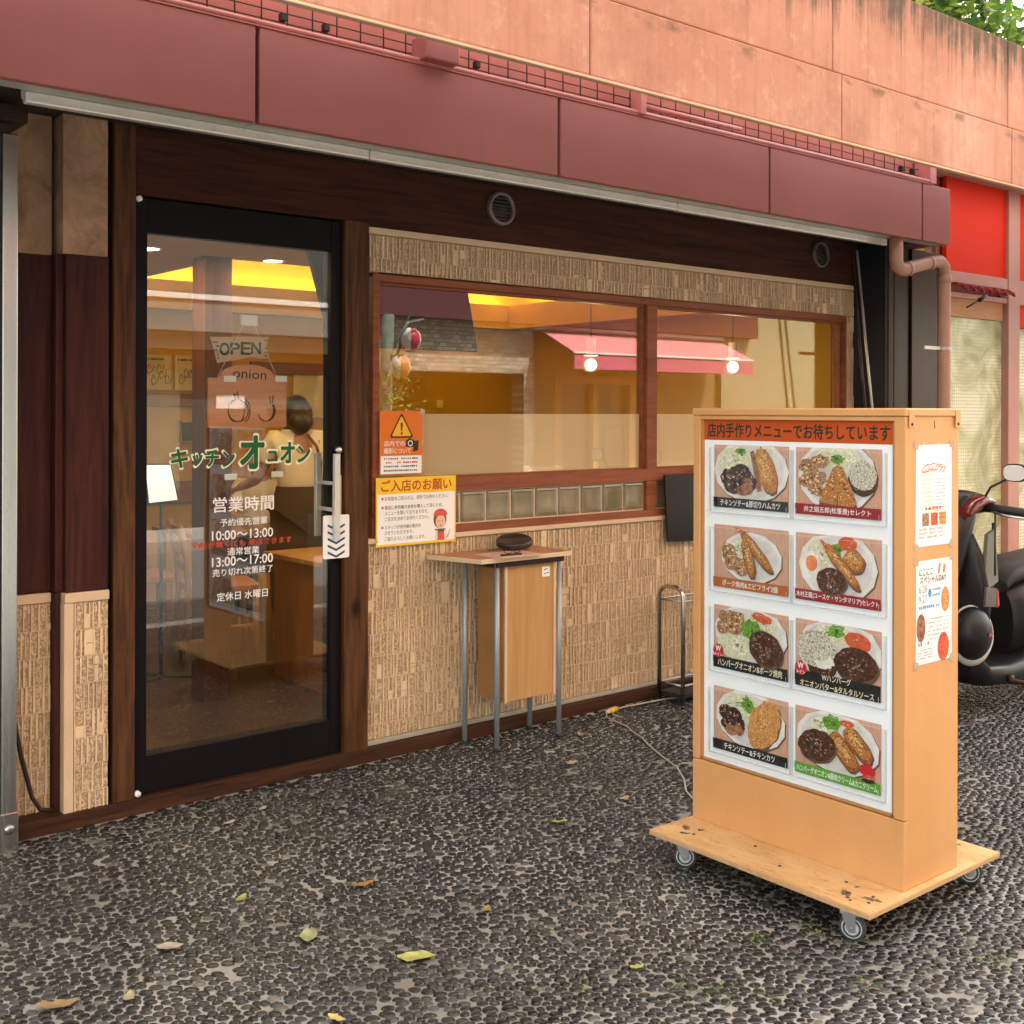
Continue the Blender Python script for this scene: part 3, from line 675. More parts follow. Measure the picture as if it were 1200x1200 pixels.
g = gt.math('MAXIMUM', gt.ramp(w1.outputs['Fac'], [(0.75,0.0),(0.92,1.0)]), gt.ramp(w2.outputs['Fac'], [(0.75,0.0),(0.92,1.0)]))
pat = gt.ramp(gt.noise(v, 2.6, 6, 0.6, 1.0), [(0.38,(0.24,0.24,0.10)),(0.5,(0.48,0.47,0.27)),(0.62,(0.74,0.73,0.55))])  # greenish blotches paint reflections into the film colour
sepz = gt.new('SeparateXYZ'); gt.t.links.new(v, sepz.inputs[0])
c = gt.mix(gt.math('MULTIPLY', g, 0.6), pat, (0.30,0.27,0.12))
gt.p(Base_Color=c, Roughness=0.25, Emission_Color=c, Emission_Strength=0.03); gt.bump(g, 0.3, 0.003)  # slight glow stands in for light from the room behind
part('window_film', gt.m, [(7.345, 8.155, 4.245, 4.25, 0.12, 2.17), (8.325, 9.6, 4.245, 4.25, 0.12, 2.13)], nb, 0)
m = MB(); m.tube([(7.22,4.0,2.20),(7.25,3.98,2.22),(7.36,3.97,2.27)], 0.006, 6); m.tube([(7.33,3.97,2.255),(7.42,3.965,2.295)], 0.016, 8, 0.008); m.build('cable_plug', BLACK, nb)

tb_ = thing('shade_block', 'tall plain block added out of view behind the shops to shade the road', 'building', (-4, 12, 0))  # unseen block added to keep direct sun off the near road
part('wall', plain('block_render', (0.45,0.42,0.38), .9), [(-30, 15.5, 9.2, 20, 0, 17)], tb_, 0)
part('back_wall', plain('neighbour_back', (0.30,0.10,0.08), .8), [(7.30, 9.75, 4.27, 4.30, 0, 3.13)], nb, 0)
# ------------------------------------------------------------------ leaves above the parapet
def leaf_mat(name, a, b):
    t = NT(name); at = t.new('Attribute', _attribute_name='tone'); c = t.ramp(at.outputs['Fac'], [(0.0, a), (0.65, b), (1.0, (0.42,0.52,0.08))])
    t.p(Base_Color=c, Roughness=0.35); t.b.inputs['Transmission Weight'].default_value = 0.0; t.b.inputs['Subsurface Weight'].default_value = 0.0
    df = t.new('BsdfTranslucent', Color=c); mx = t.new('MixShader'); mx.inputs[0].default_value = 0.35
    t.t.links.new(t.b.outputs[0], mx.inputs[1]); t.t.links.new(df.outputs[0], mx.inputs[2]); t.t.links.new(mx.outputs[0], t.out.inputs[0]); return t.m
LEAF = leaf_mat('camellia_leaf', (0.035,0.12,0.04), (0.17,0.32,0.05))
def leaves(name, n, centre, rad, size, mat, parent):
    vs, fs, tone = [], [], []
    C0 = Vector(centre); clumps = [Vector((random.gauss(0,.6)*rad[0], random.gauss(0,.6)*rad[1], random.gauss(0,.6)*rad[2])) for _ in range(26)]
    for i in range(n):
        p = C0 + random.choice(clumps) + Vector((random.gauss(0,.16), random.gauss(0,.16), random.gauss(0,.14)))
        a = Vector((random.gauss(0,1), random.gauss(0,1), random.gauss(-.3,.6))).normalized(); b = a.cross(Vector((random.gauss(0,.5), random.gauss(0,.5), 1))).normalized(); n_ = a.cross(b)
        L = size*random.uniform(.7,1.25); W = L*0.27; o = len(vs)
        for t, w in ((0,0.02),(.25,.8),(.55,1),(.8,.6),(1,0.02)):
            q = p + a*(L*t) - n_*(L*0.25*t*t)
            vs += [q - b*W*w + n_*W*w*.35, q, q + b*W*w + n_*W*w*.35]
        for k in range(4):
            for s_ in (0,1): fs.append((o+3*k+s_, o+3*k+s_+1, o+3*k+s_+4, o+3*k+s_+3))
        tone += [random.random()]*15
    me = bpy.data.meshes.new(name); off = parent.location
    me.from_pydata([(v_[0]-off.x, v_[1]-off.y, v_[2]-off.z) for v_ in vs], [], fs); at = me.attributes.new('tone','FLOAT','POINT'); at.data.foreach_set('value', tone)
    me.polygons.foreach_set('use_smooth', [True]*len(fs)); me.materials.append(mat)
    o = bpy.data.objects.new(name, me); COL.objects.link(o); o.parent = parent; return o
tr = thing('leafy_shrub', 'glossy green shrub growing above the concrete parapet', 'shrub', (7.9, 4.6, 3.30))
leaves('foliage', 2600, (8.0,4.75,4.45), (1.15,.45,.5), 0.105, LEAF, tr)
m = MB()
for k in range(9):
    x = 7.2 + .2*k; m.tube([(7.9,4.7,3.3),(7.9+(x-7.9)*.4,4.7,3.8),(x,4.7+random.uniform(-.2,.2),4.7)], 0.022, 7, 0.006)
m.build('branch', plain('shrub_bark', (0.12,0.08,0.05), 0.9), tr)
# ------------------------------------------------------------------ the menu stand on its dolly
oa = NT('amber_board'); v = oa.pos(); c = oa.ramp(oa.noise(oa.pos(scale=(1,1,.12)), 14, 5, .6), [(.3,(0.575,0.29,0.108)),(.7,(0.605,0.31,0.118))])
c = oa.mix(oa.ramp(oa.noise(v, 1.7, 4), [(.42,0.0),(.75,.45)]), c, (0.70,0.43,0.19)); c = oa.mix(oa.ramp(oa.noise(v, 95, 5, .8), [(.635,0.0),(.69,.8)]), c, (0.20,0.085,0.03)); c = oa.mix(oa.ramp(oa.noise(oa.pos(scale=(1,1,.3)), 5, 6, .75), [(.60,0.0),(.74,.4)]), c, (0.36,0.17,0.065))
oa.p(Base_Color=c, Roughness=oa.math('ADD', oa.math('MULTIPLY', oa.noise(v, 6, 4), .35), .28)); oa.bump(oa.noise(v, 30, 4), .05, .002); OAK = oa.m
stand = thing('menu_stand', 'tall tan menu cabinet on a wheeled plywood dolly showing eight dishes', 'menu stand', (3.16, 2.26, 0))
def spart(name, mat, boxes, parent=stand, bevel=0.002):
    m = MB()
    for b in boxes: m.box(*b)
    return m.build(name, mat, parent, bevel=bevel)
spart('cabinet', OAK, [(3.022, 3.300, 1.852, 2.658, 0.106, 1.498)], bevel=0.004)
spart('front_frame', OAK, [(3.000, 3.0215, 2.632, 2.661, 0.312, 1.487), (3.000, 3.0215, 1.849, 1.886, 0.312, 1.487), (3.0005, 3.0215, 1.8865, 2.6315, 1.474, 1.487)])
spart('inner_frame', plain('dark_amber_trim', (0.40,0.19,0.06), 0.5), [(3.006, 3.021, 2.6235, 2.6315, 0.320, 1.4735), (3.006, 3.021, 1.887, 1.895, 0.320, 1.4735), (3.006, 3.021, 1.8955, 2.623, 0.3125, 0.3195)], bevel=0.001)
spart('top_board', OAK, [(2.996, 3.3035, 1.846, 2.664, 1.488, 1.512)], bevel=0.004)
spart('kick_panel', OAK, [(2.999, 3.0215, 1.850, 2.660, 0.106, 0.309)])
for x in (3.012, 3.268): spart('corner_bracket', OAK, [(x, x+.028, 1.8435, 1.8455, 1.455, 1.508)], bevel=0.001)
for x in (3.026, 3.282): m = MB(); m.lathe([(0,0),(0.005,0),(0.004,0.002),(0,0.0025)], (x,1.8435,1.465), (0,-1,0), 10); m.build('screw', DARKMETAL, stand)
m = MB(); m.tube([(3.16,1.8515,1.475),(3.162,1.8515,1.452)], 0.0012, 5); m.build('scratch', DARKMETAL, stand)
DISPLAY = plain('display_white', (0.78,0.83,0.86), 0.3, 0.04, 3)
spart('display_panel', DISPLAY, [(3.0150, 3.0215, 1.8955, 2.6230, 0.320, 1.4045)], bevel=0)
ban = spart('banner', flatcol('orange_red_banner', (0.47,0.075,0.012), 0.4), [(3.0140, 3.0215, 1.8955, 2.6230, 1.4055, 1.4735)], bevel=0)
un, vz = (0,-1,0), (0,0,1)        # reading direction on the face that looks up the street
m = MB(); put_text(m, '店内手作りメニューでお待ちしています', (3.0132, 2.258, 1.4385), un, vz, 0.700, 0.046, bold=0.024); m.build('banner_lettering', flatcol('banner_black', (0.025,0.03,0.02)), ban)
ACRYL = glass('acrylic', (0.985,0.99,0.99), 0.025); ACE = film('acrylic_edge', (0.86,0.90,0.92), 0.45)
COLY = (2.4235, 2.0880); ROWZ = (1.284, 1.015, 0.743, 0.468)
pk = MB(); pe = MB()
for cy in COLY:
    for cz in ROWZ:
        pk.box(3.0045, 3.0055, cy-.172, cy+.172, cz-.122, cz+.095)
        for y in (cy-.172, cy+.1705): pe.box(3.0040, 3.0145, y, y+.0015, cz-.122, cz+.095)
        pe.box(3.0040, 3.0145, cy-.1705, cy+.1705, cz-.1235, cz-.122); pe.box(3.0038, 3.0044, cy-.172, cy+.172, cz+.0945, cz+.0955)
        for y in (cy-.150, cy+.1488): pe.box(3.0037, 3.0043, y, y+.0012, cz-.117, cz-.088)
pk.build('acrylic_pocket', ACRYL, stand); pe.build('pocket_edge', ACE, stand)
# dolly
dolly = spart('dolly_board', PLY, [(2.793, 3.512, 1.828, 2.668, 0.090, 0.105)], bevel=0.002)
dt_ = NT('dolly_paint'); v = dt_.pos(scale=(1,.35,1)); c = dt_.ramp(dt_.noise(v, 9, 6, .7), [(.35,(0.50,0.275,0.10)),(.6,(0.64,0.40,0.18))]); c = dt_.mix(dt_.ramp(dt_.noise(v, 70, 6, .75), [(.56,0.0),(.66,.75)]), c, (0.20,0.11,0.05)); c = dt_.mix(dt_.ramp(dt_.noise(dt_.pos(), 3.5, 5, .7), [(.52,0.0),(.72,.5)]), c, (0.72,0.52,0.30))
dt_.p(Base_Color=c, Roughness=.65); dm = dt_.m
spart('dolly_top', dm, [(2.794, 3.511, 1.829, 2.667, 0.1051, 0.1062)], dolly, 0)
dirt = MB()
for cx, cy, r, s in ((2.90,2.60,.030,1),(2.86,2.57,.022,2),(2.925,2.555,.018,3),(2.868,1.955,.032,4),(2.885,1.885,.030,5),(2.93,1.96,.014,6),(2.835,1.92,.012,7),(3.47,1.95,.016,8)):
    dirt.flat(ell(cx, cy, r*.75, r*.42, 26, s, 0.9, s, 5), (0,0,0.1064), (1,0,0), (0,1,0))
dirt.build('rust_stain', plain('rust_stain', (0.15,0.10,0.06), 0.8, .5, 90), dolly)
nails = MB()
for cx, cy in ((2.905,2.605),(2.855,2.58),(2.92,2.56),(2.875,2.545),(2.875,1.955),(2.845,1.935),(2.905,1.89),(2.86,1.875),(2.935,2.0),(2.88,2.2),(2.95,2.35)): nails.lathe([(0,0),(0.006,0),(0.004,0.002),(0,0.0025)], (cx,cy,0.1063), (0,0,1), 8)
nails.build('bolt_head', flatcol('rusty_bolt', (0.06,0.04,0.03), 0.6), dolly)
RUBBER = flatcol('grey_rubber', (0.05,0.055,0.06), 0.6)
HUB = plain('hub_plastic', (0.55,0.60,0.60), 0.45)
def caster(cx, cy, ang):
    e = thing('caster', None, None); e.parent = stand; e.location = Vector((cx,cy,0)) - stand.location; e.rotation_euler = (0,0,ang)
    m = MB(); m.lathe([(0.020,-.012),(0.034,-.012),(0.038,-.008),(0.038,.008),(0.034,.012),(0.020,.012)], (0,0,.038), (0,1,0), 28); m.build('tyre', RUBBER, e, local=True)
    m = MB(); m.lathe([(0.0,-.014),(0.009,-.014),(0.010,-.009),(0.021,-.008),(0.027,-.0125),(0.029,-.0122),(0.029,.0122),(0.027,.0125),(0.021,.008),(0.010,.009),(0.009,.014),(0,.014)], (0,0,.038), (0,1,0), 24); m.build('wheel_hub', HUB, e, local=True)
    m = MB()
    for s in (-1, 1): m.prism([(-.012,.030),(.006,.026),(.026,.070),(.026,.080),(-.012,.080)], (0, s*.017 - (.0015 if s < 0 else 0), 0), (1,0,0), (0,0,1), (0,.0015,0))
    m.box(-.030, .030, -.028, .028, .080, .0898); m.tube([(0,-.019,.038),(0,.019,.038)], .005, 8); m.build('fork', STEEL_TUBE, e, local=True, bevel=.001)
for cx, cy, a in ((2.850,2.560,2.30),(2.826,1.905,1.95),(3.455,1.90,2.3),(3.45,2.57,2.2)): caster(cx, cy, a)

# ------------------------------------------------------------------ eight dish cards (printed photographs, flat)
def fm(name, stops, scale, rough=0.5, detail=6, stretch=(1,1,1), dist=0.6, nr=0.65):
    t = NT(name); v = t.pos(scale=stretch); t.p(Base_Color=t.ramp(t.noise(v, scale, detail, nr, dist), stops), Roughness=rough); t.b.inputs['Specular IOR Level'].default_value = 0.2; return t.m
F_WOOD = fm('print_table', [(0.3,(0.47,0.26,0.17)),(0.7,(0.60,0.37,0.26))], 30, stretch=(1,6,.6))
F_PLATE = fm('print_plate', [(0.35,(0.60,0.58,0.55)),(0.6,(0.74,0.73,0.70))], 12)
F_PLATEIN = fm('print_plate_well', [(0.35,(0.50,0.48,0.45)),(0.6,(0.66,0.645,0.62))], 12)
F_CAB = fm('print_cabbage', [(0.32,(0.38,0.38,0.20)),(0.5,(0.62,0.62,0.42)),(0.68,(0.78,0.78,0.65))], 150, stretch=(1,1,.5), dist=2)
F_CUT = fm('print_cutlet', [(0.30,(0.15,0.045,0.010)),(0.48,(0.40,0.155,0.035)),(0.66,(0.62,0.32,0.11))], 170, dist=1)
F_CUT2 = fm('print_cutlet_light', [(0.30,(0.24,0.085,0.018)),(0.48,(0.52,0.24,0.065)),(0.66,(0.72,0.44,0.18))], 170, dist=1)
F_CUTD = fm('print_cutlet_dark', [(0.30,(0.10,0.028,0.006)),(0.48,(0.26,0.085,0.018)),(0.66,(0.44,0.18,0.05))], 170, dist=1)
F_PATTY = fm('print_patty', [(0.33,(0.012,0.006,0.004)),(0.52,(0.075,0.028,0.015)),(0.66,(0.17,0.080,0.05)),(0.76,(0.42,0.30,0.24))], 120, dist=1)
F_SAUCE = fm('print_sauce', [(0.38,(0.010,0.006,0.006)),(0.56,(0.055,0.020,0.014)),(0.70,(0.30,0.17,0.13))], 55, dist=1.5)
F_CHICK = fm('print_chicken', [(0.35,(0.13,0.045,0.022)),(0.65,(0.42,0.20,0.12))], 70)
F_PORK = fm('print_pork', [(0.33,(0.085,0.035,0.016)),(0.48,(0.32,0.17,0.085)),(0.66,(0.58,0.38,0.24))], 75, dist=2.5)
F_TART = fm('print_tartar', [(0.36,(0.035,0.035,0.022)),(0.47,(0.42,0.40,0.30)),(0.6,(0.74,0.72,0.62))], 210)
F_LEAF = fm('print_parsley', [(0.35,(0.04,0.15,0.012)),(0.65,(0.20,0.42,0.05))], 120)
F_TOM = fm('print_tomato', [(0.35,(0.48,0.06,0.022)),(0.7,(0.66,0.15,0.06))], 60)
F_EGG = fm('print_egg', [(0.35,(0.62,0.60,0.54)),(0.65,(0.82,0.80,0.75))], 40)
F_YOLK = fm('print_yolk', [(0.35,(0.62,0.16,0.05)),(0.65,(0.76,0.30,0.12))], 40)
F_SHADOW = flatcol('print_dark', (0.12,0.075,0.05))
BARS = {'black': flatcol('caption_black', (0.015,0.014,0.013), .5), 'red': flatcol('caption_red', (0.27,0.008,0.018), .5), 'brown': flatcol('caption_brown', (0.40,0.11,0.018), .5), 'green': flatcol('caption_green', (0.10,0.32,0.035), .5)}
CREAMP = flatcol('caption_cream', (0.78,0.72,0.52)); BADGE = flatcol('badge_red', (0.50,0.012,0.03))
GL_W = flatcol('print_glint', (0.62,0.55,0.50)); GL_B = flatcol('print_brown_glint', (0.30,0.16,0.10)); CR_D = flatcol('print_crumb_dark', (0.17,0.055,0.014)); CR_L = flatcol('print_crumb_light', (0.80,0.56,0.27)); CB_D = flatcol('print_cabbage_shade', (0.44,0.46,0.24)); CB_L = flatcol('print_cabbage_light', (0.84,0.84,0.72))
FLECK = {F_PATTY: ((GL_B, 26, .018), (BLACK, 16, .016), (GL_W, 5, .010)), F_SAUCE: ((GL_W, 4, .014), (GL_B, 6, .018)), F_CUT: ((CR_D, 26, .013), (CR_L, 22, .011)), F_CUT2: ((CR_D, 14, .012), (CR_L, 16, .011)), F_CAB: ((CB_D, 34, .016), (CB_L, 34, .014)), F_PORK: ((CR_D, 7, .020), (CR_L, 6, .018)), F_TOM: ((GL_W, 2, .010),), F_LEAF: ((flatcol('print_parsley_dark', (0.03,0.11,0.01)), 8, .014),)}
GROUPED = 'dish cards on the menu stand'
def card(i, label, bar, lines, shapes, lett=WHITE, badge=False, barh=.16, slope=0.0):
    cy, cz = COLY[i % 2], ROWZ[i // 2]
    W, H = .308, .210
    root = thing('dish_card', label, 'menu card', (3.0120, cy, cz - H/2), group=GROUPED)
    X = [3.0120]
    def P2(poly): return [((a-.5)*W, (b-.5)*H) for a, b in poly]
    def clip(poly):        # keep printed shapes on the card
        return [(min(max(a, 0.0), 1.0), min(max(b, 0.0), 1.0)) for a, b in poly]
    m = MB(); m.box(3.0120, 3.0135, cy-W/2, cy+W/2, cz-H/2, cz+H/2); m.build('card_print', F_WOOD, root)
    def lay(name, poly, mat):
        X[0] -= 0.00022
        mm = MB(); mm.flat(P2(clip(poly)), (X[0], cy, cz), un, vz); return mm.build(name, mat, root)
    rr_ = random.Random(900+i)
    for nm, mat, poly in shapes:
        lay(nm, poly, mat)
        if mat in FLECK:                 # printed glints and crumbs on top of each piece of food
            xs = [q[0] for q in poly]; ys = [q[1] for q in poly]; cx_, cy_ = sum(xs)/len(xs), sum(ys)/len(ys)
            for fmat, nf, sz in FLECK[mat]:
                X[0] -= 0.00015; mm = MB()
                for k in range(nf):
                    q = rr_.choice(poly); f = rr_.uniform(.05,.80); px_, py_ = cx_+(q[0]-cx_)*f, cy_+(q[1]-cy_)*f+.01
                    if 0.03 < px_ < .97 and 0.03 < py_ < .97: mm.flat(P2(clip(ell(px_, py_, sz*rr_.uniform(.5,1.3), sz*rr_.uniform(.4,1.1), 9, rr_.uniform(0,3), .5, k+i, 4))), (X[0], cy, cz), un, vz)
                if mm.v: mm.build('food_texture', fmat, root)
    X[0] = 3.0075
    mm = MB(); mm.flat(P2(rect(0,0,1,barh)), (X[0], cy, cz), un, vz); cb = mm.build('caption_bar', BARS[bar], root)
    mm = MB(); mo = MB()
    n = len(lines)
    for k, (s, w) in enumerate(lines):
        o = (X[0]-.0004, cy, cz - H/2 + H*barh*((n-k-.5)/n) + (0.004 if n > 1 and k == 0 else 0))
        put_text(mm, s, o, un, vz, W*w, H*barh*(.62 if n == 1 else .42), bold=.012)
        if badge == 'outline': pass
    mm.build('caption_lettering', lett, cb)
    if badge:
        mm = MB(); mm.flat([((a-.5)*W, (b-.5)*H) for a, b in ell(.075,.27,.072,.105,24)], (X[0]-.0003, cy, cz), un, vz); bb = mm.build('badge', BADGE, root)
        mm = MB(); put_text(mm, 'W', (X[0]-.0006, cy+.425*W, cz-.195*H), un, vz, .022, .018, bold=.03); put_text(mm, 'メイン', (X[0]-.0006, cy+.425*W, cz-.29*H), un, vz, .034, .011, bold=.02); mm.build('badge_lettering', WHITE, bb)
    return root
E_ = ell
def plate(cx, cy, rx, ry, rot=0, s=1): return [('plate', F_SHADOW, E_(cx+.012,cy-.02,rx*1.01,ry*1.01,14,rot)), ('plate', F_PLATE, E_(cx,cy,rx,ry,14,rot)), ('plate_well', F_PLATEIN, E_(cx,cy,rx*.88,ry*.86,28,rot))]
def pieces(nm, mat, spots, seed=1):
    return [(nm, mat, E_(x,y,rx,ry,22,r,.28,seed+k,4)) for k,(x,y,rx,ry,r) in enumerate(spots)]
def cap(x0, y0, x1, y1, w, seed=0, n=36, wob=.10):
    # rounded bar between two points of the card (0-1 units), w its half width in units of the card height
    ar = .308/.210; a = Vector((x0*ar, y0)); b = Vector((x1*ar, y1)); d = (b-a); L = d.length; d.normalize(); p = Vector((-d.y, d.x)); out = []
    for i in range(n):
        t = 2*math.pi*i/n; c, s_ = math.cos(t), math.sin(t); k = 1 + wob*mnoise.noise((c*2+seed, s_*2, seed*3.3)) 
        q = (a+b)/2 + d*(L/2*math.copysign(abs(c)**.6, c)*k) + p*(w*math.copysign(abs(s_)**.8, s_)*k*(1-.12*c)); out.append((q.x/ar, q.y))
    return out
def BAR(n, x0, y0, x1, y1, w, s, mt=None):
    hx, hy = x0*.8+x1*.2, y0*.8+y1*.2; gx, gy = x0*.25+x1*.75, y0*.25+y1*.75
    return [(n, F_SHADOW, cap(x0+.012,y0-.035,x1+.012,y1-.035,w*1.02,s)), (n, F_CUTD, cap(x0,y0,x1,y1,w,s)), (n, mt or F_CUT, cap(x0*.97+x1*.03-.004,y0*.97+y1*.03+.012,x1*.94+x0*.06-.004,y1*.94+y0*.06+.016,w*.80,s+1)), (n, F_CUT2, cap(hx-.008,hy+.03,gx-.008,gy+.03,w*.34,s+2,30,.35))]
CUT = lambda n, cx, cy, rx, ry, rot, s, mt=None: [(n, F_SHADOW, E_(cx+.01,cy-.03,rx,ry,44,rot,.10,s,5)), (n, mt or F_CUT, E_(cx,cy,rx,ry,48,rot,.13,s,6)), (n, F_CUT2, E_(cx-.012,cy+.03,rx*.62,ry*.70,36,rot,.35,s+3,6))]
card(0, 'dish card of dark sauced chicken and a tall breaded ham cutlet, black caption', 'black', [('チキンソテー&厚切りハムカツ',.80)],
     plate(.50,.60,.50,.50) + [('cabbage',F_CAB,E_(.30,.76,.24,.22,40,.3,.25,2,5)),('parsley',F_LEAF,E_(.38,.90,.07,.06,22,0,.7,3,6))]
     + CUT('cutlet',.71,.62,.13,.36,.22,4) + [('cutlet_side',F_CHICK,[(.50,.90),(.55,.93),(.66,.30),(.60,.28)])] + pieces('chicken',F_SAUCE,[(.22,.48,.13,.14,0),(.38,.54,.14,.16,.5),(.33,.36,.17,.13,.2),(.5,.42,.1,.12,0)],5) + pieces('chicken',F_CHICK,[(.44,.30,.11,.09,.3),(.47,.42,.06,.08,0)],9))
card(1, 'dish card of two crossed fried fillets between pork and a peppered patty, red caption', 'red', [('井之頭五郎(松重豊)セレクト',.78)],
     plate(.49,.60,.46,.54) + [('cabbage',F_CAB,E_(.50,.86,.26,.17,40,0,.22,12,5))] + pieces('pork',F_PORK,[(.16,.70,.12,.13,.4),(.25,.55,.14,.12,.2),(.14,.50,.10,.10,0),(.26,.38,.12,.09,-.6),(.30,.80,.12,.10,.2)],13)
     + [('patty',F_PATTY,E_(.80,.56,.17,.24,40,0,.08,19)),('tartar',F_TART,E_(.80,.62,.155,.215,40,.1,.10,20,5)),('parsley',F_LEAF,E_(.50,.84,.065,.075,24,.4,.6,21,6))]
     + [('fillet',F_SHADOW,[(.29,.16),(.50,.70),(.56,.70),(.74,.16)]),('fillet',F_CUT,[(.29,.20),(.36,.42),(.46,.72),(.53,.76),(.53,.50),(.50,.17)]),('fillet',F_CUT,[(.52,.17),(.52,.50),(.50,.72),(.56,.74),(.66,.48),(.735,.22),(.70,.16)])])
card(2, 'dish card of two fried prawns over stewed pork and onion, brown caption', 'brown', [('ポーク焼肉&エビフライ2個',.74)],
     plate(.51,.52,.41,.40,-.25) + [('cabbage',F_CAB,E_(.34,.62,.15,.16,36,0,.25,22,5))] + pieces('pork',F_PORK,[(.22,.52,.10,.11,.4),(.28,.40,.13,.12,.2),(.20,.62,.10,.10,0),(.38,.32,.12,.09,-.6),(.46,.42,.10,.10,.2)],23)
     + BAR('prawn',.40,.90,.80,.34,.085,28) + BAR('prawn',.43,.80,.545,.22,.095,29) + [('prawn_tail',F_TOM,[(.30,.985),(.39,.96),(.42,.91),(.40,.88),(.34,.93)])])
card(3, 'dish card of a fried egg, dark patty, long fried prawn and croquette, red caption', 'red', [('木村正蔵(ユースケ・サンタマリア)セレクト',.96)],
     plate(.50,.55,.46,.52) + [('cabbage',F_CAB,E_(.34,.70,.19,.22,40,.5,.25,31,5)),('tomato',F_TOM,E_(.62,.90,.11,.10,24,0,.15,32)),('parsley',F_LEAF,E_(.50,.80,.06,.08,22,.4,.6,33,6)),
      ('egg',F_EGG,E_(.19,.50,.13,.25,36,.1,.22,34,4)),('yolk',F_YOLK,E_(.20,.56,.07,.12,26,0,.08,35))] + BAR('croquette',.60,.76,.80,.56,.155,36) + BAR('prawn',.37,.86,.76,.26,.085,37) + [('prawn_tail',F_TOM,[(.30,.93),(.36,.91),(.42,.80),(.37,.79)]),('patty',F_SHADOW,E_(.455,.31,.18,.20,40,0,.06,38)),('patty',F_PATTY,E_(.44,.33,.175,.20,40,0,.09,38,5))])
card(4, 'dish card of one dark patty beside cabbage and stewed pork, black caption with red badge', 'black', [('ハンバーグオニオン&ポーク焼肉',.86)],
     plate(.50,.62,.49,.46,-.15) + [('cabbage',F_CAB,E_(.33,.42,.26,.25,40,.3,.2,41,5)),('cabbage',F_CAB,E_(.65,.76,.22,.20,40,.3,.2,42,5)),('tomato',F_TOM,E_(.66,.90,.14,.07,24,-.3,.15,43))]
     + pieces('pork',F_PORK,[(.20,.82,.13,.12,.4),(.30,.84,.13,.10,.2),(.14,.66,.10,.11,0),(.26,.68,.14,.10,-.4),(.36,.74,.10,.09,.2)],44) + [('parsley',F_LEAF,E_(.53,.70,.13,.16,30,.6,.6,50,6)),('patty',F_SHADOW,E_(.735,.40,.22,.27,40,.3,.07,51)),('patty',F_PATTY,E_(.72,.44,.215,.28,44,.3,.09,51,5))], CREAMP, True, .19)
card(5, 'dish card of two patties, one under peppered tartar sauce, two-line black caption with red badge', 'black', [('Wハンバーグ',.34),('オニオンバター&タルタルソース',.86)],
     plate(.52,.60,.49,.52,-.2) + [('cabbage',F_CAB,E_(.45,.84,.22,.15,36,0,.2,52,5)),('tomato',F_TOM,E_(.74,.80,.16,.12,28,-.5,.1,53)),('parsley',F_LEAF,E_(.50,.90,.10,.09,26,.3,.6,54,6)),
      ('patty',F_PATTY,E_(.33,.38,.19,.20,40,0,.1,55,5)),('tartar',F_TART,E_(.26,.60,.23,.28,44,.2,.10,56,5)),('tartar',F_EGG,E_(.35,.44,.12,.12,24,.2,.3,57,5)),('tartar',F_TART,E_(.27,.64,.19,.22,44,.2,.10,58,5)),
      ('sauce',F_CHICK,E_(.70,.26,.16,.06,24,-.2,.3,59)),('patty',F_SHADOW,E_(.735,.42,.25,.25,40,-.5,.06,60)),('patty',F_PATTY,E_(.72,.47,.245,.25,46,-.5,.08,60,5))], CREAMP, True, .235)
card(6, 'dish card of a broad golden chicken cutlet beside sauced chicken chunks, black caption', 'black', [('チキンソテー&チキンカツ',.68)],
     plate(.50,.58,.47,.46,-.25) + [('cabbage',F_CAB,E_(.38,.74,.24,.20,40,.2,.25,61,5)),('parsley',F_LEAF,E_(.48,.80,.08,.13,26,.3,.6,62,6))]
     + CUT('cutlet',.69,.56,.20,.40,-.25,63,F_CUT2) + pieces('chicken',F_SAUCE,[(.18,.62,.10,.12,0),(.29,.60,.11,.12,.5),(.24,.45,.12,.13,.2),(.36,.46,.09,.12,0)],64) + pieces('chicken',F_CHICK,[(.26,.36,.08,.09,.3),(.37,.38,.06,.08,0)],68))
card(7, 'dish card of one patty and two breaded cream croquettes, green caption', 'green', [('ハンバーグオニオン&豚肉クリーム&カニクリーム',.94)],
     plate(.50,.58,.49,.46,-.3) + [('cabbage',F_CAB,E_(.36,.80,.18,.13,36,.2,.25,71,5)),('parsley',F_LEAF,E_(.45,.86,.12,.10,28,.3,.7,72,6)),('tomato',F_TOM,E_(.62,.90,.08,.05,20,0,.2,73))]
     + BAR('croquette',.60,.82,.90,.44,.13,74) + BAR('croquette',.44,.70,.74,.26,.135,75) + [('patty',F_SHADOW,E_(.285,.44,.22,.24,40,-.6,.07,76)),('patty',F_PATTY,E_(.275,.48,.215,.245,46,-.6,.09,76,5)),
      ('stamp',BADGE,E_(.86,.31,.085,.09,20,0,.2,77)),('stamp_drawing',F_TOM,E_(.88,.20,.06,.055,18,0,.2,78)),('stamp_drawing',BLACK,E_(.87,.165,.08,.03,14,0,.3,79))])

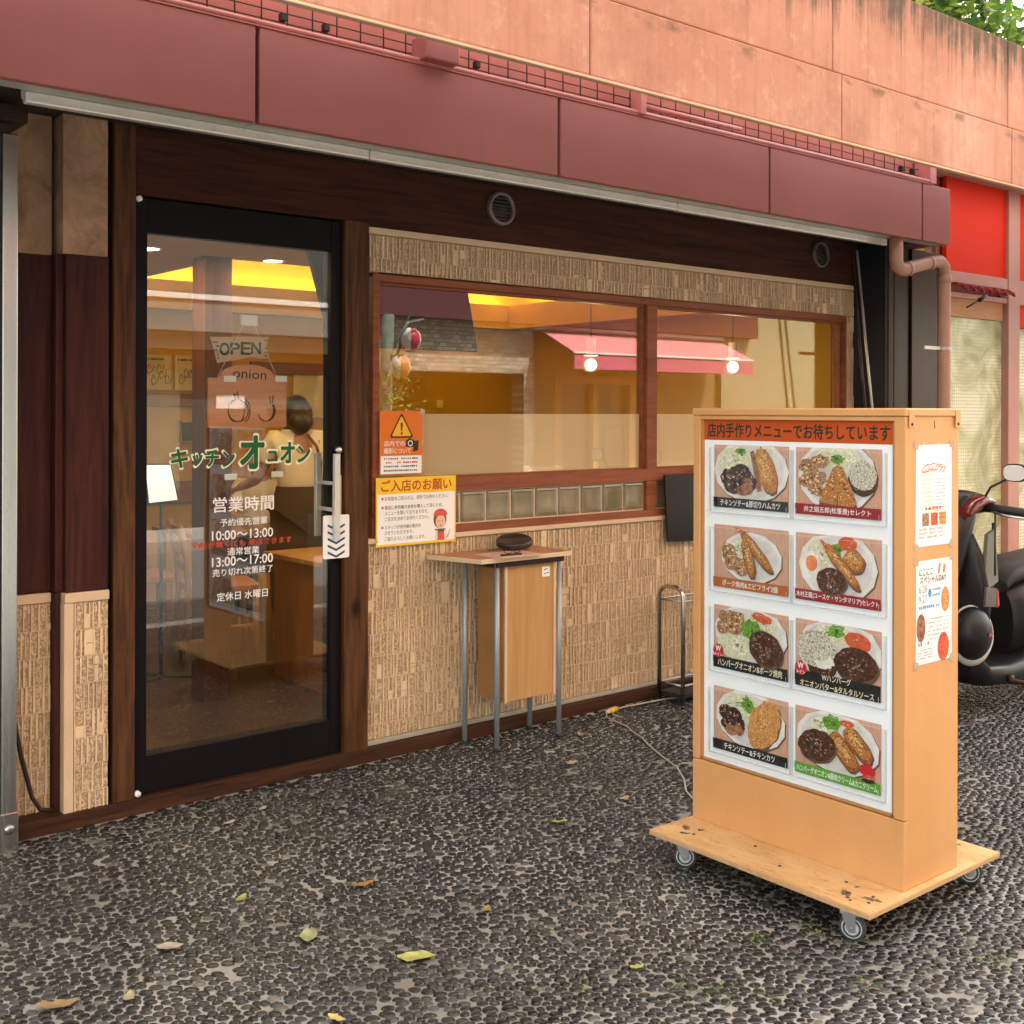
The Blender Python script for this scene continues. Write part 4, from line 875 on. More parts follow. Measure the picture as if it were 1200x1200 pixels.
# ------------------------------------------------------------------ notices taped to the narrow side of the stand
BLUE = flatcol('print_blue', (0.10,0.27,0.55)); PALEB = flatcol('print_pale_blue', (0.62,0.76,0.88)); ORNG = flatcol('print_orange', (0.70,0.23,0.11)); GREY = flatcol('print_grey', (0.30,0.30,0.32)); LIME = flatcol('print_lime', (0.66,0.68,0.36)); INK = flatcol('print_ink', (0.05,0.045,0.05))
PAPER = plain('paper', (0.82,0.82,0.81), 0.6, 0.02, 3); TAPE = film('clear_tape', (0.74,0.66,0.52), 0.45)
def dashes(m, o, u, v, x0, x1, y, h, seed, n=14, fill=.8):
    r = random.Random(seed); x = x0; o = Vector(o); u = Vector(u); v = Vector(v); step = (x1-x0)/n
    while x < x1 - step*.4:
        w = step*r.uniform(.5,.95)
        if r.random() < fill: m.flat([(x, y-h*r.uniform(.35,.5)), (min(x+w,x1), y-h*r.uniform(.35,.5)), (min(x+w,x1), y+h*r.uniform(.3,.5)), (x, y+h*r.uniform(.3,.5))], o, u, v)
        x += step
def notice(name, label, x0, x1, z0, z1, y):
    t = thing(name, label, 'notice', ((x0+x1)/2, y, z0)); m = MB(); m.box(x0, x1, y-.0010, y-.0002, z0, z1); m.build('sheet', PAPER, t); return t
SY = 1.8515
n1 = notice('notice', 'white flyer with an arched red title and price lists, upper one on the stand side', 3.058, 3.256, 1.103, 1.404, SY)
U, V = (1,0,0), (0,0,1); o = (3.058, SY-.0014, 1.103)
m = MB()
for k, ch in enumerate('にこにこクラブ'):
    a = (k-3)*.17; put_text(m, ch, (3.155+math.sin(a)*.105*1.05, SY-.0014, 1.27+math.cos(a)*.068), U, V, .020, .022, bold=.03, rot=-a*.6)
m.build('title_lettering', ORNG, n1)
m = MB()
for k in range(10): dashes(m, o, U, V, .030, .090, .222-k*.0125, .006, 100+k, 7)
m.build('price_list', LIME, n1)
m = MB()
for k in range(12): dashes(m, o, U, V, .105, .165, .198-k*.0105, .0035, 120+k, 9)
for k in range(3): dashes(m, o, U, V, .018, .150, .050-k*.0115, .007, 140+k, 12)
m.build('small_print', flatcol('print_taupe', (0.45,0.36,0.34)), n1)
m = MB(); dashes(m, o, U, V, .105, .170, .222, .008, 141, 6); dashes(m, o, U, V, .115, .160, .211, .008, 142, 5)
for k in range(8): m.flat(rect(.022+k*.02, .262+.012*((k*3)%4), .024+k*.02, .274+.012*((k*3)%4)), o, U, V)
m.build('blue_print', PALEB, n1)
for k in range(3):
    m = MB(); m.flat(rect(.034+k*.047, .060, .072+k*.047, .098), o, U, V); m.build('dish_photo', (F_PORK, F_TOM, F_CUT2)[k], n1)
m = MB(); dashes(m, o, U, V, .03, .165, .112, .011, 150, 7); m.build('red_print', ORNG, n1)
n2 = notice('notice', 'white and pale blue flyer with two dates, lower one on the stand side', 3.060, 3.258, 0.755, 1.061, SY)
o = (3.060, SY-.0014, 0.755)
m = MB(); m.flat(rect(.010,.155,.188,.225), o, U, V); m.build('blue_wash', flatcol('blue_wash', (0.68,0.77,0.83)), n2)
o = (3.060, SY-.0018, 0.755)
def nt(m, s, x0, x1, yc, h, b=.01): put_text(m, s, (3.060+(x0+x1)/2, SY-.0018, .755+yc), U, V, x1-x0, h, bold=b)
m = MB(); nt(m, 'にこにこ', .016, .090, .272, .020); nt(m, 'スペシャルDAY', .020, .165, .248, .021); m.build('title_lettering', INK, n2)
m = MB(); nt(m, '6.28', .014, .060, .222, .022, 0); nt(m, '9.27', .014, .060, .192, .022, 0)
for k in range(6): dashes(m, o, U, V, .062+.004*(k%2), .178, .130-k*.012, .004, 160+k, 14)
for k in range(4): dashes(m, o, U, V, .012, .085, .042-k*.008, .004, 170+k, 10)
m.build('small_print', GREY, n2)
m = MB(); m.flat(ell(.074,.208,.009,.013,20), o, U, V); dashes(m, o, U, V, .088, .140, .217, .007, 180, 7); dashes(m, o, U, V, .088, .140, .200, .007, 181, 7); dashes(m, o, U, V, .016, .130, .168, .010, 182, 11); dashes(m, o, U, V, .012, .06, .060, .012, 183, 4); m.build('blue_print', BLUE, n2)
m = MB(); dashes(m, o, U, V, .062, .10, .060, .012, 184, 3); m.flat([(.118,.262),(.125,.295),(.135,.29),(.128,.262)], o, U, V); m.flat([(.145,.262),(.150,.29),(.162,.285),(.156,.262)], o, U, V); m.build('red_print', flatcol('print_rose', (0.60,0.18,0.20)), n2)
for nm, cx, cy, rx, ry, mt in (('round_photo',.160,.182,.023,.038,F_CUT2),('round_photo',.026,.108,.024,.042,F_CHICK),('round_photo',.150,.040,.032,.042,F_TOM)):
    m = MB(); m.flat(ell(cx,cy,rx,ry,28), o, U, V); m.build(nm, mt, n2)
for t_, x0, x1, z0, z1 in ((n1,3.058,3.256,1.103,1.404),(n2,3.060,3.258,.755,1.061)):
    for x in (x0, x1):
        for z in (z0, z1): m = MB(); m.prism([(-.016,-.006),(.010,-.016),(.016,.006),(-.010,.016)], (x, SY-.0022, z), U, V, (0,.0002,0)); m.build('tape_piece', TAPE, t_)
# ------------------------------------------------------------------ writing table by the wall
table = thing('writing_table', 'narrow high table with grey tube legs and a tan cupboard under it', 'table', (3.38, 4.03, 0))
m = MB(); m.prism([(3.045,3.905),(3.560,3.905),(3.585,4.190),(2.965,4.190)], (0,0,.842), (1,0,0), (0,1,0), (0,0,.018)); top = m.build('table_top', plain('orange_brown_top', (0.40,0.145,0.055), 0.3, 0.08, 4), table, bevel=.002)
m = MB(); m.box(3.042, 3.563, 3.9005, 3.9045, .840, .8605); m.prism([(3.0445,3.9050),(2.9645,4.190),(2.9605,4.190),(3.0405,3.9050)], (0,0,.840), (1,0,0), (0,1,0), (0,0,.0205)); m.build('edge_band', TRIM, top, bevel=.001)
for x, y in ((3.135,4.140),(3.168,3.950),(3.535,3.950),(3.520,4.140)):
    m = MB(); m.tube([(x,y,.012),(x,y,.842)], .0115, 14); lg = m.build('leg', plain('grey_leg_paint', (0.30,0.33,0.34), 0.4, 0.08, 5, metal=.3), table)
    m = MB(); m.tube([(x,y,0.0),(x,y,.016)], .013, 14); m.build('foot_cap', BLACK, lg)
part('apron', DARKMETAL, [(3.155, 3.55, 3.932, 3.944, .812, .841), (3.14, 3.155, 3.956, 4.15, .812, .841)], table)
cb = part('cupboard', WOOD_TAN, [(3.217, 3.520, 3.962, 4.150, .205, .811)], table)
part('cupboard_side', plain('dark_tan', (0.30,0.15,0.05), 0.5), [(3.2145, 3.2168, 3.965, 4.148, .205, .811)], cb)
part('cupboard_frame', TRIM, [(3.217, 3.231, 3.953, 3.9615, .20, .811), (3.506, 3.520, 3.953, 3.9615, .20, .811)], cb)
part('sticker', WHITE, [(3.440, 3.485, 3.9600, 3.9617, .745, .790)], cb, 0)
m = MB()
for x, z in ((3.450,.775),(3.462,.777),(3.452,.757),(3.468,.760)): m.flat(rect(x,z,x+.010,z+.005), (0,3.9596,0), (1,0,0), (0,0,1))
m.build('sticker_print', INK, cb)
m = MB()
for z in (.775,.225): m.tube([(3.168,3.965,z),(3.216,3.972,z)], .004, 6)
m.build('bracket', STEEL_TUBE, table)
bowl = thing('ashtray', 'round dark brown lidded tray lying on the writing table', 'tray', (3.345, 4.06, .8605))
m = MB(); m.lathe([(0,0),(.060,0),(.066,.004),(.070,.022),(.067,.022),(.060,.006),(0,.006)], (3.385,4.09,.861), n=36); m.build('tray_base', plain('brown_clay', (0.20,0.10,0.07), 0.5), bowl)
m = MB(); m.lathe([(0,.004),(.080,.004),(.080,0),(.084,0),(.084,.020),(.081,.024),(.072,.0245),(.070,.021),(0,.021)], (3.380,4.09,.888), (-.16,-.16,1), n=40); m.build('tray_lid', plain('dark_lid', (0.035,0.022,0.020), 0.25), bowl)
clip = thing('sign_up_sheet', 'pink sign-up sheet on a clipboard on the writing table', 'paper sheet', (3.24, 3.96, .8605))
m = MB(); m.prism([(3.115,3.875),(3.375,3.872),(3.385,4.055),(3.125,4.06)], (0,0,.8608), (1,0,0), (0,1,0), (0,0,.003)); m.build('clipboard', TRIM, clip)
m = MB(); m.prism([(3.125,3.882),(3.365,3.880),(3.375,4.045),(3.135,4.05)], (0,0,.8645), (1,0,0), (0,1,0), (0,0,.001)); m.build('sheet', plain('pink_paper', (0.66,0.38,0.30), 0.6, .04), clip)
m = MB()
for k in range(6): m.flat(rect(3.15, 3.895+k*.022, 3.34, 3.897+k*.022), (0,0,.8658), (1,0,0), (0,1,0))
m.build('ruled_line', flatcol('line_rose', (0.45,0.22,0.18)), clip)
gl = thing('spectacles', 'thin black-rimmed spectacles lying on the pink sheet', 'glasses', (3.26, 3.96, .866))
m = MB()
for cx in (3.235, 3.285):
    m.tube([(cx+.021*math.cos(q), 3.955+.004*math.sin(2*q), .885+.017*math.sin(q)) for q in [2*math.pi*k/16 for k in range(17)]], .0016, 6, caps=False)
m.tube([(3.256,3.955,.889),(3.264,3.955,.889)], .0016, 6); m.tube([(3.214,3.955,.890),(3.205,4.0,.888),(3.20,4.06,.870)], .0016, 6); m.tube([(3.306,3.955,.890),(3.31,4.0,.888),(3.30,4.06,.870)], .0016, 6)
m.build('rim', BLACK, gl)
pen = thing('pen', 'slim black pen with a cord lying across the pink sheet', 'pen', (3.19, 3.92, .866))
m = MB(); m.tube([(3.16,3.915,.870),(3.27,3.905,.870)], .004, 8); m.build('pen_body', BLACK, pen)

# ------------------------------------------------------------------ notices on the wall
p1 = thing('warning_poster', 'orange warning poster with a yellow triangle taped on the window corner', 'poster', (2.828, 4.20, 1.222)); o = (2.717, 4.2000, 1.222); U, V = (1,0,0), (0,0,1)
m = MB(); m.box(2.717, 2.940, 4.200, 4.2018, 1.222, 1.500); m.build('sheet', flatcol('orange_sheet', (0.66,0.155,0.012), .3), p1)
m = MB(); m.flat(rect(.004,.004,.219,.082), (o[0],4.1996,o[2]), U, V); m.build('white_field', WHITE, p1)
def rtri(cx, cy, r, k): return [(cx + r*math.sin(2*math.pi*i/3 + d), cy + r*math.cos(2*math.pi*i/3 + d)) for i in range(3) for d in (-k, k)]
m = MB(); m.flat(rtri(.112,.198,.066,.08), (o[0],4.1994,o[2]), U, V); m.build('triangle_border', BLACK, p1)
m = MB(); m.flat(rtri(.112,.198,.055,.06), (o[0],4.1991,o[2]), U, V); m.build('triangle', flatcol('signal_yellow', (0.80,0.42,0.02)), p1)
m = MB(); m.flat([(.106,.226),(.118,.226),(.115,.190),(.109,.190)], (o[0],4.1988,o[2]), U, V); m.flat(ell(.112,.180,.005,.006,16), (o[0],4.1988,o[2]), U, V)
m.flat(rrect(.135,.120,.180,.152,.005), (o[0],4.1992,o[2]), U, V); m.flat(rect(.148,.152,.164,.158), (o[0],4.1992,o[2]), U, V); m.flat([(.172,.098),(.200,.104),(.203,.150),(.178,.145)], (o[0],4.1990,o[2]), U, V); m.build('black_pictogram', BLACK, p1)
m = MB(); put_text(m, '店内での', (o[0]+.074,4.1988,o[2]+.136), U, V, .108, .024, bold=.008); put_text(m, '撮影について', (o[0]+.090,4.1985,o[2]+.104), U, V, .142, .024, bold=.008)
ring = ell(.158,.136,.013,.013,24); m.add([Vector((o[0]+a,4.1984,o[2]+b)) for a, b in ring + ell(.158,.136,.009,.009,24)], [(i,(i+1)%24,24+(i+1)%24,24+i) for i in range(24)], False); m.build('white_lettering', WHITE, p1)
m = MB(); [dashes(m, (o[0],4.1992,o[2]), U, V, .02, .20, y, .008, 200+k, 16, .95) for k, y in enumerate((.070,.036,.018))]; m.build('small_print', INK, p1)
m = MB(); dashes(m, (o[0],4.1992,o[2]), U, V, .03, .20, .053, .009, 210, 15, .95); m.build('red_print', REDV, p1)
m = MB(); m.prism([(-.012,-.008),(.014,-.014),(.014,.010),(-.008,.016)], (2.937,4.1985,1.497), U, V, (0,.0003,0)); [m.prism(rect(-.004,-.012,.010,.012), (2.940,4.1985,z), U, V, (0,.0003,0)) for z in (1.36,1.26)]; m.build('tape_piece', TAPE, p1)
p2 = thing('request_poster', 'yellow and white notice with a drawn waitress fixed below the window corner', 'poster', (2.908, 4.195, .912)); o = (2.694, 4.1950, .912)
YEL = flatcol('yellow_print', (0.80,0.50,0.025), .4)
m = MB(); m.box(2.694, 3.123, 4.195, 4.1975, .910, 1.210); m.build('sheet', YEL, p2, bevel=.0008)
m = MB(); m.flat(rrect(.008,.008,.421,.226,.004), (o[0],4.1946,o[2]), U, V); m.build('white_field', WHITE, p2)
m = MB(); put_text(m, 'ご入店のお願い', (o[0]+.215,4.1944,o[2]+.262), U, V, .375, .050, bold=.022); m.build('heading_lettering', flatcol('brick_red_print', (0.42,0.055,0.02)), p2)
m = MB()
for s, x1, y in (('お名前をご記入の上、店外でお待ちください。',.385,.207),('事前に券売機で食券を購入して頂くため、',.355,.168),('メニューを聞いておりますので、',.275,.143),('ご注文を決めてお待ちください。',.280,.118),('スタッフが券売機の案内を',.235,.082),('させていただきます。',.195,.058),('ご協力よろしくお願いします。',.260,.032)):
    put_text(m, s, (o[0]+(.045+x1)/2,4.1942,o[2]+y), U, V, x1-.045, .0175, bold=.004)
m.build('body_lettering', INK, p2)
m = MB(); [m.flat(ell(.033,y,.006,.006,14), (o[0],4.1942,o[2]), U, V) for y in (.207,.168,.082)]; m.build('bullet', REDV, p2)
m = MB(); m.flat(ell(.340,.103,.036,.042,26), (o[0],4.1944,o[2]), U, V); m.flat([(.31,.06),(.325,.03),(.355,.03),(.372,.06)], (o[0],4.1944,o[2]), U, V); m.build('drawn_hair', flatcol('drawn_brown', (0.16,0.07,0.04)), p2)
m = MB(); m.flat(ell(.343,.092,.027,.032,24), (o[0],4.1940,o[2]), U, V); m.flat([(.376,.022),(.392,.052),(.401,.060),(.398,.048),(.384,.018)], (o[0],4.1940,o[2]), U, V); m.build('drawn_skin', flatcol('drawn_skin', (0.72,0.46,0.32)), p2)
m = MB(); m.flat([(.306,.118)]+[(.342+.038*math.cos(q),.122+.028*math.sin(q)) for q in [math.pi*(1-k/12) for k in range(13)]]+[(.378,.118)], (o[0],4.1938,o[2]), U, V); m.flat([(.325,.009),(.327,.046),(.362,.046),(.364,.009)], (o[0],4.1938,o[2]), U, V); m.build('drawn_apron', flatcol('drawn_red', (0.55,0.10,0.07)), p2)
m = MB(); m.flat([(.312,.009),(.314,.052),(.326,.055),(.324,.009)], (o[0],4.1940,o[2]), U, V); m.flat([(.364,.009),(.363,.055),(.374,.050),(.385,.020),(.376,.012)], (o[0],4.1940,o[2]), U, V); m.build('drawn_sleeve', flatcol('drawn_white', (0.66,0.64,0.62)), p2)
m = MB(); m.flat(ell(.334,.094,.0025,.0035,10), (o[0],4.1936,o[2]), U, V); m.flat(ell(.353,.094,.0025,.0035,10), (o[0],4.1936,o[2]), U, V); m.flat([(.337,.077),(.350,.077),(.347,.073),(.340,.073)], (o[0],4.1936,o[2]), U, V); m.build('drawn_face', INK, p2)
m = MB(); [m.lathe([(0,0),(.004,0),(.003,.002),(0,.002)], (x,4.1948,z), (0,-1,0), 8) for x in (2.703,3.114) for z in (1.165,.935)]; m.build('screw', STEEL_TUBE, p2)
# door tag hanging by the handle, slips
tg = thing('door_tag', 'white plastic tag with blue downward chevrons hanging from the door handle', 'tag', (2.477, 4.16, .886))
m = MB(); m.prism(rrect(2.415,.886,2.540,1.066,.008), (0,4.160,0), U, V, (0,.003,0)); m.build('plate', WHITE, tg)
m = MB()
for k in range(5):
    z = 1.030 - k*.028; m.flat([(2.436,z),(2.477,z-.020),(2.518,z),(2.518,z-.010),(2.477,z-.030),(2.436,z-.010)], (0,4.1595,0), U, V)
m.build('chevron', flatcol('navy_print', (0.02,0.07,0.16)), tg)
m = MB(); m.tube([(2.460,4.1605,1.055),(2.462,4.165,1.09),(2.468,4.172,1.19)], .002, 6); m.tube([(2.490,4.1605,1.055),(2.472,4.172,1.19)], .002, 6); m.build('cord', flatcol('cord_brown', (0.4,0.3,0.15)), tg)
sl = thing('label_slip', 'narrow cream paper slip stuck behind the steel door handle', 'label', (2.507, 4.20, 1.058)); m = MB(); m.box(2.488, 2.526, 4.2005, 4.2045, 1.058, 1.229); m.build('slip', plain('cream_paper', (0.66,0.55,0.32), .5), sl)
# wooden board and paper flag hung inside the door
BRD = wood('pale_pine', (0.55,0.235,0.11), (0.68,0.33,0.18), 'x', rough=.6, bump=.1)
ob = thing('hanging_board', 'wooden board with an onion drawing hung on a cord inside the door', 'sign', (2.166, 4.36, 1.43))
arch = [(1.990,1.430),(2.342,1.430),(2.342,1.632),(2.300,1.632)] + [(2.166+.120*math.cos(q),1.640+.050*math.sin(q)) for q in [math.pi*k/14 for k in range(15)]] + [(2.032,1.632),(1.990,1.632)]
m = MB(); m.prism(arch, (0,4.340,0), U, V, (0,.014,0)); m.build('board', BRD, ob, bevel=.002)
burn = flatcol('burnt_brown', (0.045,0.018,0.010))
m = MB()
put_text(m, 'onion', (2.172,4.3386,1.650), U, V, .150, .036, rot=-.04)
def stroke(m, pts, w=.0022): m.tube([(a,4.339,b) for a, b in pts], w, 5)
def arc(cx, cz, rx, rz, a0, a1, n=14): return [(cx+rx*math.cos(R_(a0+(a1-a0)*k/n)), cz+rz*math.sin(R_(a0+(a1-a0)*k/n))) for k in range(n+1)]
stroke(m, arc(2.122,1.500,.045,.045,110,430)); stroke(m, arc(2.108,1.500,.030,.045,90,270)); stroke(m, arc(2.128,1.500,.020,.044,-90,90)); stroke(m, arc(2.150,1.500,.024,.045,-90,100))
stroke(m, [(2.110,1.543),(2.100,1.570),(2.108,1.560),(2.118,1.580),(2.122,1.545)]); stroke(m, arc(2.245,1.500,.036,.044,200,395)); stroke(m, arc(2.255,1.500,.032,.040,-80,40), .0035); stroke(m, [(2.268,1.530),(2.262,1.560),(2.276,1.552),(2.280,1.566),(2.276,1.530)])
m.build('drawing', burn, ob)
m = MB(); m.tube([(2.030,4.345,1.628),(2.13,4.32,1.845)], .0018, 6); m.tube([(2.305,4.345,1.628),(2.185,4.32,1.845)], .0018, 6); m.build('cord', flatcol('cord_white', (0.6,0.5,0.38)), ob)
m = MB(); m.box(2.118, 2.195, 4.308, 4.330, 1.845, 1.892); m.build('hook', plain('clear_hook', (0.6,0.5,0.4), .2), ob, bevel=.006)
of = thing('open_flag', 'ragged paper flag reading OPEN hung behind the onion board cord', 'sign', (2.155, 4.39, 1.69))
m = MB(); m.prism([(2.018,1.80),(2.10,1.803),(2.285,1.812),(2.270,1.775),(2.285,1.722),(2.24,1.716),(2.20,1.724),(2.15,1.712),(2.05,1.694),(2.035,1.75)], (0,4.385,0), U, V, (0,.001,0)); m.build('flag', plain('flag_paper', (0.62,0.42,0.30), .7), of)
m = MB()
for k, ch in enumerate('OPEN'): put_text(m, ch, (2.082+.047*k,4.3840,1.752+.003*k), U, V, .042, .050-.004*(k%2), bold=.03)
m.build('lettering', flatcol('flag_green', (0.02,0.075,0.06)), of)
m = MB(); [dashes(m, (0,4.3842,0), U, V, 2.03, 2.058, 1.715+.016*k, .010, 300+k, 4) for k in range(5)]; [dashes(m, (0,4.3842,0), U, V, 2.262, 2.280, 1.73+.016*k, .008, 310+k, 3) for k in range(5)]; m.build('flag_drawing', flatcol('flag_ink', (0.10,0.09,0.06)), of)

# ------------------------------------------------------------------ board, rack, cord, litter
bb = thing('black_folder', 'black menu folder hung on the wall behind the menu stand', 'folder', (4.5, 4.15, .81))
m = MB(); m.prism([(4.475,1.166),(4.75,1.168),(4.77,.800),(4.500,.812)], (0,4.168,0), U, V, (0,.012,0)); m.build('cover', flatcol('folder_black', (0.008,0.008,0.009), .35), bb, bevel=.002)
m = MB(); m.box(4.725, 4.74, 4.160, 4.19, 1.15, 1.20); m.build('clip', WHITE, bb)
rk = thing('umbrella_rack', 'low chrome tube umbrella rack against the tiled wall', 'umbrella rack', (4.55, 4.06, 0))
def rrail(x0, x1, y, z0, z1): return [(x0,y,z0),(x0,y,z1-.03),(x0+.01,y,z1-.008),(x0+.03,y,z1),(x1-.03,y,z1),(x1-.01,y,z1-.008),(x1,y,z1-.03),(x1,y,z0)]
for a, b in (((4.385,4.12),(4.40,3.97)),((4.83,4.12),(4.83,3.97))):
    m = MB(); pts = [(a[0],a[1],.01),(a[0],a[1],.56),(a[0]+(b[0]-a[0])*.1,a[1]+(b[1]-a[1])*.1,.585),(a[0]+(b[0]-a[0])*.3,a[1]+(b[1]-a[1])*.3,.60),(a[0]+(b[0]-a[0])*.7,a[1]+(b[1]-a[1])*.7,.60),(a[0]+(b[0]-a[0])*.9,a[1]+(b[1]-a[1])*.9,.585),(b[0],b[1],.56),(b[0],b[1],.01)]
    m.tube(pts, .011, 12); m.build('end_frame', metal('chrome_tube', (0.48,0.45,0.40), .22), rk)
m = MB()
for y, z in ((4.12,.53),(3.97,.53),(4.12,.10),(3.97,.10)): m.tube([(4.39,y,z),(4.83,y,z)], .006, 8)
m.tube([(4.388,4.12,.53),(4.40,3.97,.53)], .006, 8); m.tube([(4.388,4.12,.10),(4.40,3.97,.10)], .006, 8); m.build('cross_bar', STEEL_TUBE, rk)
m = MB(); m.box(4.39, 4.83, 3.97, 4.12, .035, .055); m.build('drip_tray', BLACK, rk)
ec = thing('extension_cord', 'thin beige extension cord with a yellow connector running over the pavement', 'cord', (3.9, 4.0, 0))
m = MB(); m.tube([(4.75,4.02,.012),(4.55,4.05,.012),(4.40,4.09,.012),(4.20,4.10,.014),(4.10,4.10,.016),(4.035,4.085,.018)], .0045, 8)
pts = [(3.955,4.07,.018),(3.92,4.03,.010),(3.90,3.95,.010),(3.88,3.85,.010),(3.84,3.78,.010),(3.80,3.68,.010),(3.73,3.56,.010),(3.66,3.42,.010),(3.60,3.28,.010),(3.50,3.15,.010),(3.40,3.05,.010),(3.32,2.92,.010),(3.25,2.70,.03)]
m.tube(pts, .0038, 8); m.build('cable', plain('beige_cable', (0.42,0.34,0.26), .5), ec)
m = MB(); m.tube([(4.04,4.087,.020),(3.985,4.078,.020)], .014, 10); m.build('connector', plain('yellow_connector', (0.68,0.38,0.03), .4), ec)
m = MB(); m.tube([(3.985,4.078,.020),(3.955,4.07,.020)], .012, 10, .007); m.build('plug', plain('cream_plug', (0.62,0.52,0.36), .4), ec)
bc = thing('drain_hose', 'black hose hanging down the left tiled recess beside the steel pillar', 'hose', (1.27, 4.22, 0))
m = MB(); m.tube([(1.20,4.235,.62),(1.212,4.232,.45),(1.24,4.225,.28),(1.275,4.215,.13),(1.30,4.20,.085),(1.34,4.20,.075)], .008, 8); m.build('hose', flatcol('black_hose', (0.02,0.013,0.01), .4), bc)
# fallen leaves and petals
def leaf(name, label, x, y, L, W, ang, col, curl=.25, group='fallen leaves on the pavement'):
    m = MB(); rows = []
    for k in range(9):
        t = k/8; w = W*math.sin(math.pi*min(1, t*.92+.04))**.8*(1-.25*t)*(1+.38*mnoise.noise((t*4.1, x*37, y*29))); zc = .009 + curl*.5*L*(t-.45)**2 + .004*mnoise.noise((t*3, x*51, 2))
        rows.append([(x+math.cos(ang)*L*(t-.5)-math.sin(ang)*w*s*(1+.5*mnoise.noise((t*5,s*3,x*9))), y+math.sin(ang)*L*(t-.5)+math.cos(ang)*w*s, zc+abs(s)*W*(.12+.22*mnoise.noise((t*4,s*2,y*13)))+.0006*dz) for s, dz in ((-1,0),(-.5,0),(0,-1),(.5,0),(1,0))])
    vs = [p for r in rows for p in r]; m.add(vs, [(i*5+j,i*5+j+1,(i+1)*5+j+1,(i+1)*5+j) for i in range(8) for j in range(4)], True)
    o = m.build(name, plain('leaf_'+label[:14].replace(' ','_'), col, .5, .3, 60), None)
    o.data.transform(Matrix.Translation((-x,-y,0))); o.location = (x,y,0); return tag(o, label, 'leaf', group)
YG, TANL, PALE, WHT = (0.34,0.34,0.09), (0.28,0.19,0.085), (0.34,0.30,0.16), (0.36,0.32,0.25)
leaf('fallen_leaf', 'big yellow green leaf in the middle foreground, the brightest on the ground', 1.795, 2.585, .105, .026, -.55, YG)
leaf('fallen_leaf', 'curled tan leaf in the far lower left corner of the pavement', .955, 2.945, .10, .024, -.3, TANL, .5)
leaf('fallen_leaf', 'small pale leaf standing on edge right of the curled tan leaf', 1.108, 2.872, .045, .016, .9, PALE, .6)
leaf('fallen_leaf', 'pale cream leaf with a folded edge between the tan corner leaf and the door', 1.30, 3.07, .07, .024, -.6, WHT, .3)
leaf('fallen_leaf', 'pale green broad leaf lying left of the big yellow green leaf', 1.63, 2.882, .075, .028, 1.0, (0.28,0.29,0.15), .3)
leaf('fallen_leaf', 'orange brown curled leaf in the middle of the pavement', 1.94, 3.09, .075, .018, -.2, (0.30,0.15,0.04), .5)
leaf('fallen_leaf', 'tiny ochre leaf between the big green leaf and the menu stand', 2.131, 2.705, .04, .015, .4, (0.28,0.20,0.06), .3)
leaf('fallen_leaf', 'yellow leaf just left of the front wheel of the menu stand', 2.79, 3.115, .06, .018, -.5, (0.36,0.31,0.10), .3)
leaf('fallen_leaf', 'small lime yellow leaf near the bottom edge in front of the menu stand', 2.225, 2.17, .04, .014, -.3, (0.38,0.38,0.09), .2)
leaf('fallen_leaf', 'thin olive leaf at the bottom edge left of centre', 1.462, 2.45, .05, .015, -1.2, (0.45,0.36,0.12), .4)
leaf('fallen_leaf', 'small yellow green leaf right of the orange brown one near the door', 1.60, 3.24, .05, .015, .6, (0.34,0.33,0.10), .3)
leaf('fallen_leaf', 'dry tan leaf between the writing table and the menu stand', 3.15, 3.14, .05, .018, .1, (0.38,0.28,0.14), .3)
leaf('fallen_leaf', 'pale buff leaf lying in front of the writing table', 3.30, 3.60, .06, .024, .2, (0.38,0.29,0.18), .3)
leaf('fallen_leaf', 'brown leaf beside the sill below the tiled wall', 3.62, 3.90, .05, .016, .9, (0.32,0.22,0.12), .3)
leaf('fallen_leaf', 'white petal shaped leaf on the dark paving before the door', 1.86, 3.86, .05, .014, .1, WHT, .2)
leaf('fallen_leaf', 'light scrap of leaf on the paving right below the black door', 2.02, 3.92, .045, .012, .5, WHT, .2)
# moss tufts in the joints at the lower right
mm = MB(); r = random.Random(5)
for cx, cy, rr, n in ((2.62,2.08,.05,60),(2.30,1.95,.06,70),(2.40,1.86,.05,50),(2.78,2.0,.05,50),(3.02,1.60,.06,70),(2.62,1.73,.05,60),(2.25,2.02,.05,50),(3.35,1.45,.05,40),(2.05,2.2,.04,30),(1.15,2.62,.04,20)):
    for k in range(n):
        x, y = cx+r.gauss(0,rr*.6), cy+r.gauss(0,rr*.5); h = r.uniform(.000,.004); a = r.uniform(0,6.28); w = r.uniform(.002,.0055)
        mm.add([(x-w*math.cos(a),y-w*math.sin(a),.002),(x+w*math.cos(a),y+w*math.sin(a),.002),(x+r.gauss(0,.005),y+r.gauss(0,.005),.006+h)], [(0,1,2)], False)
tag(mm.build('moss', plain('moss_green', (0.12,0.16,0.03), .8, .3, 50)), 'tufts of yellow green moss in the paving joints', kind='stuff')
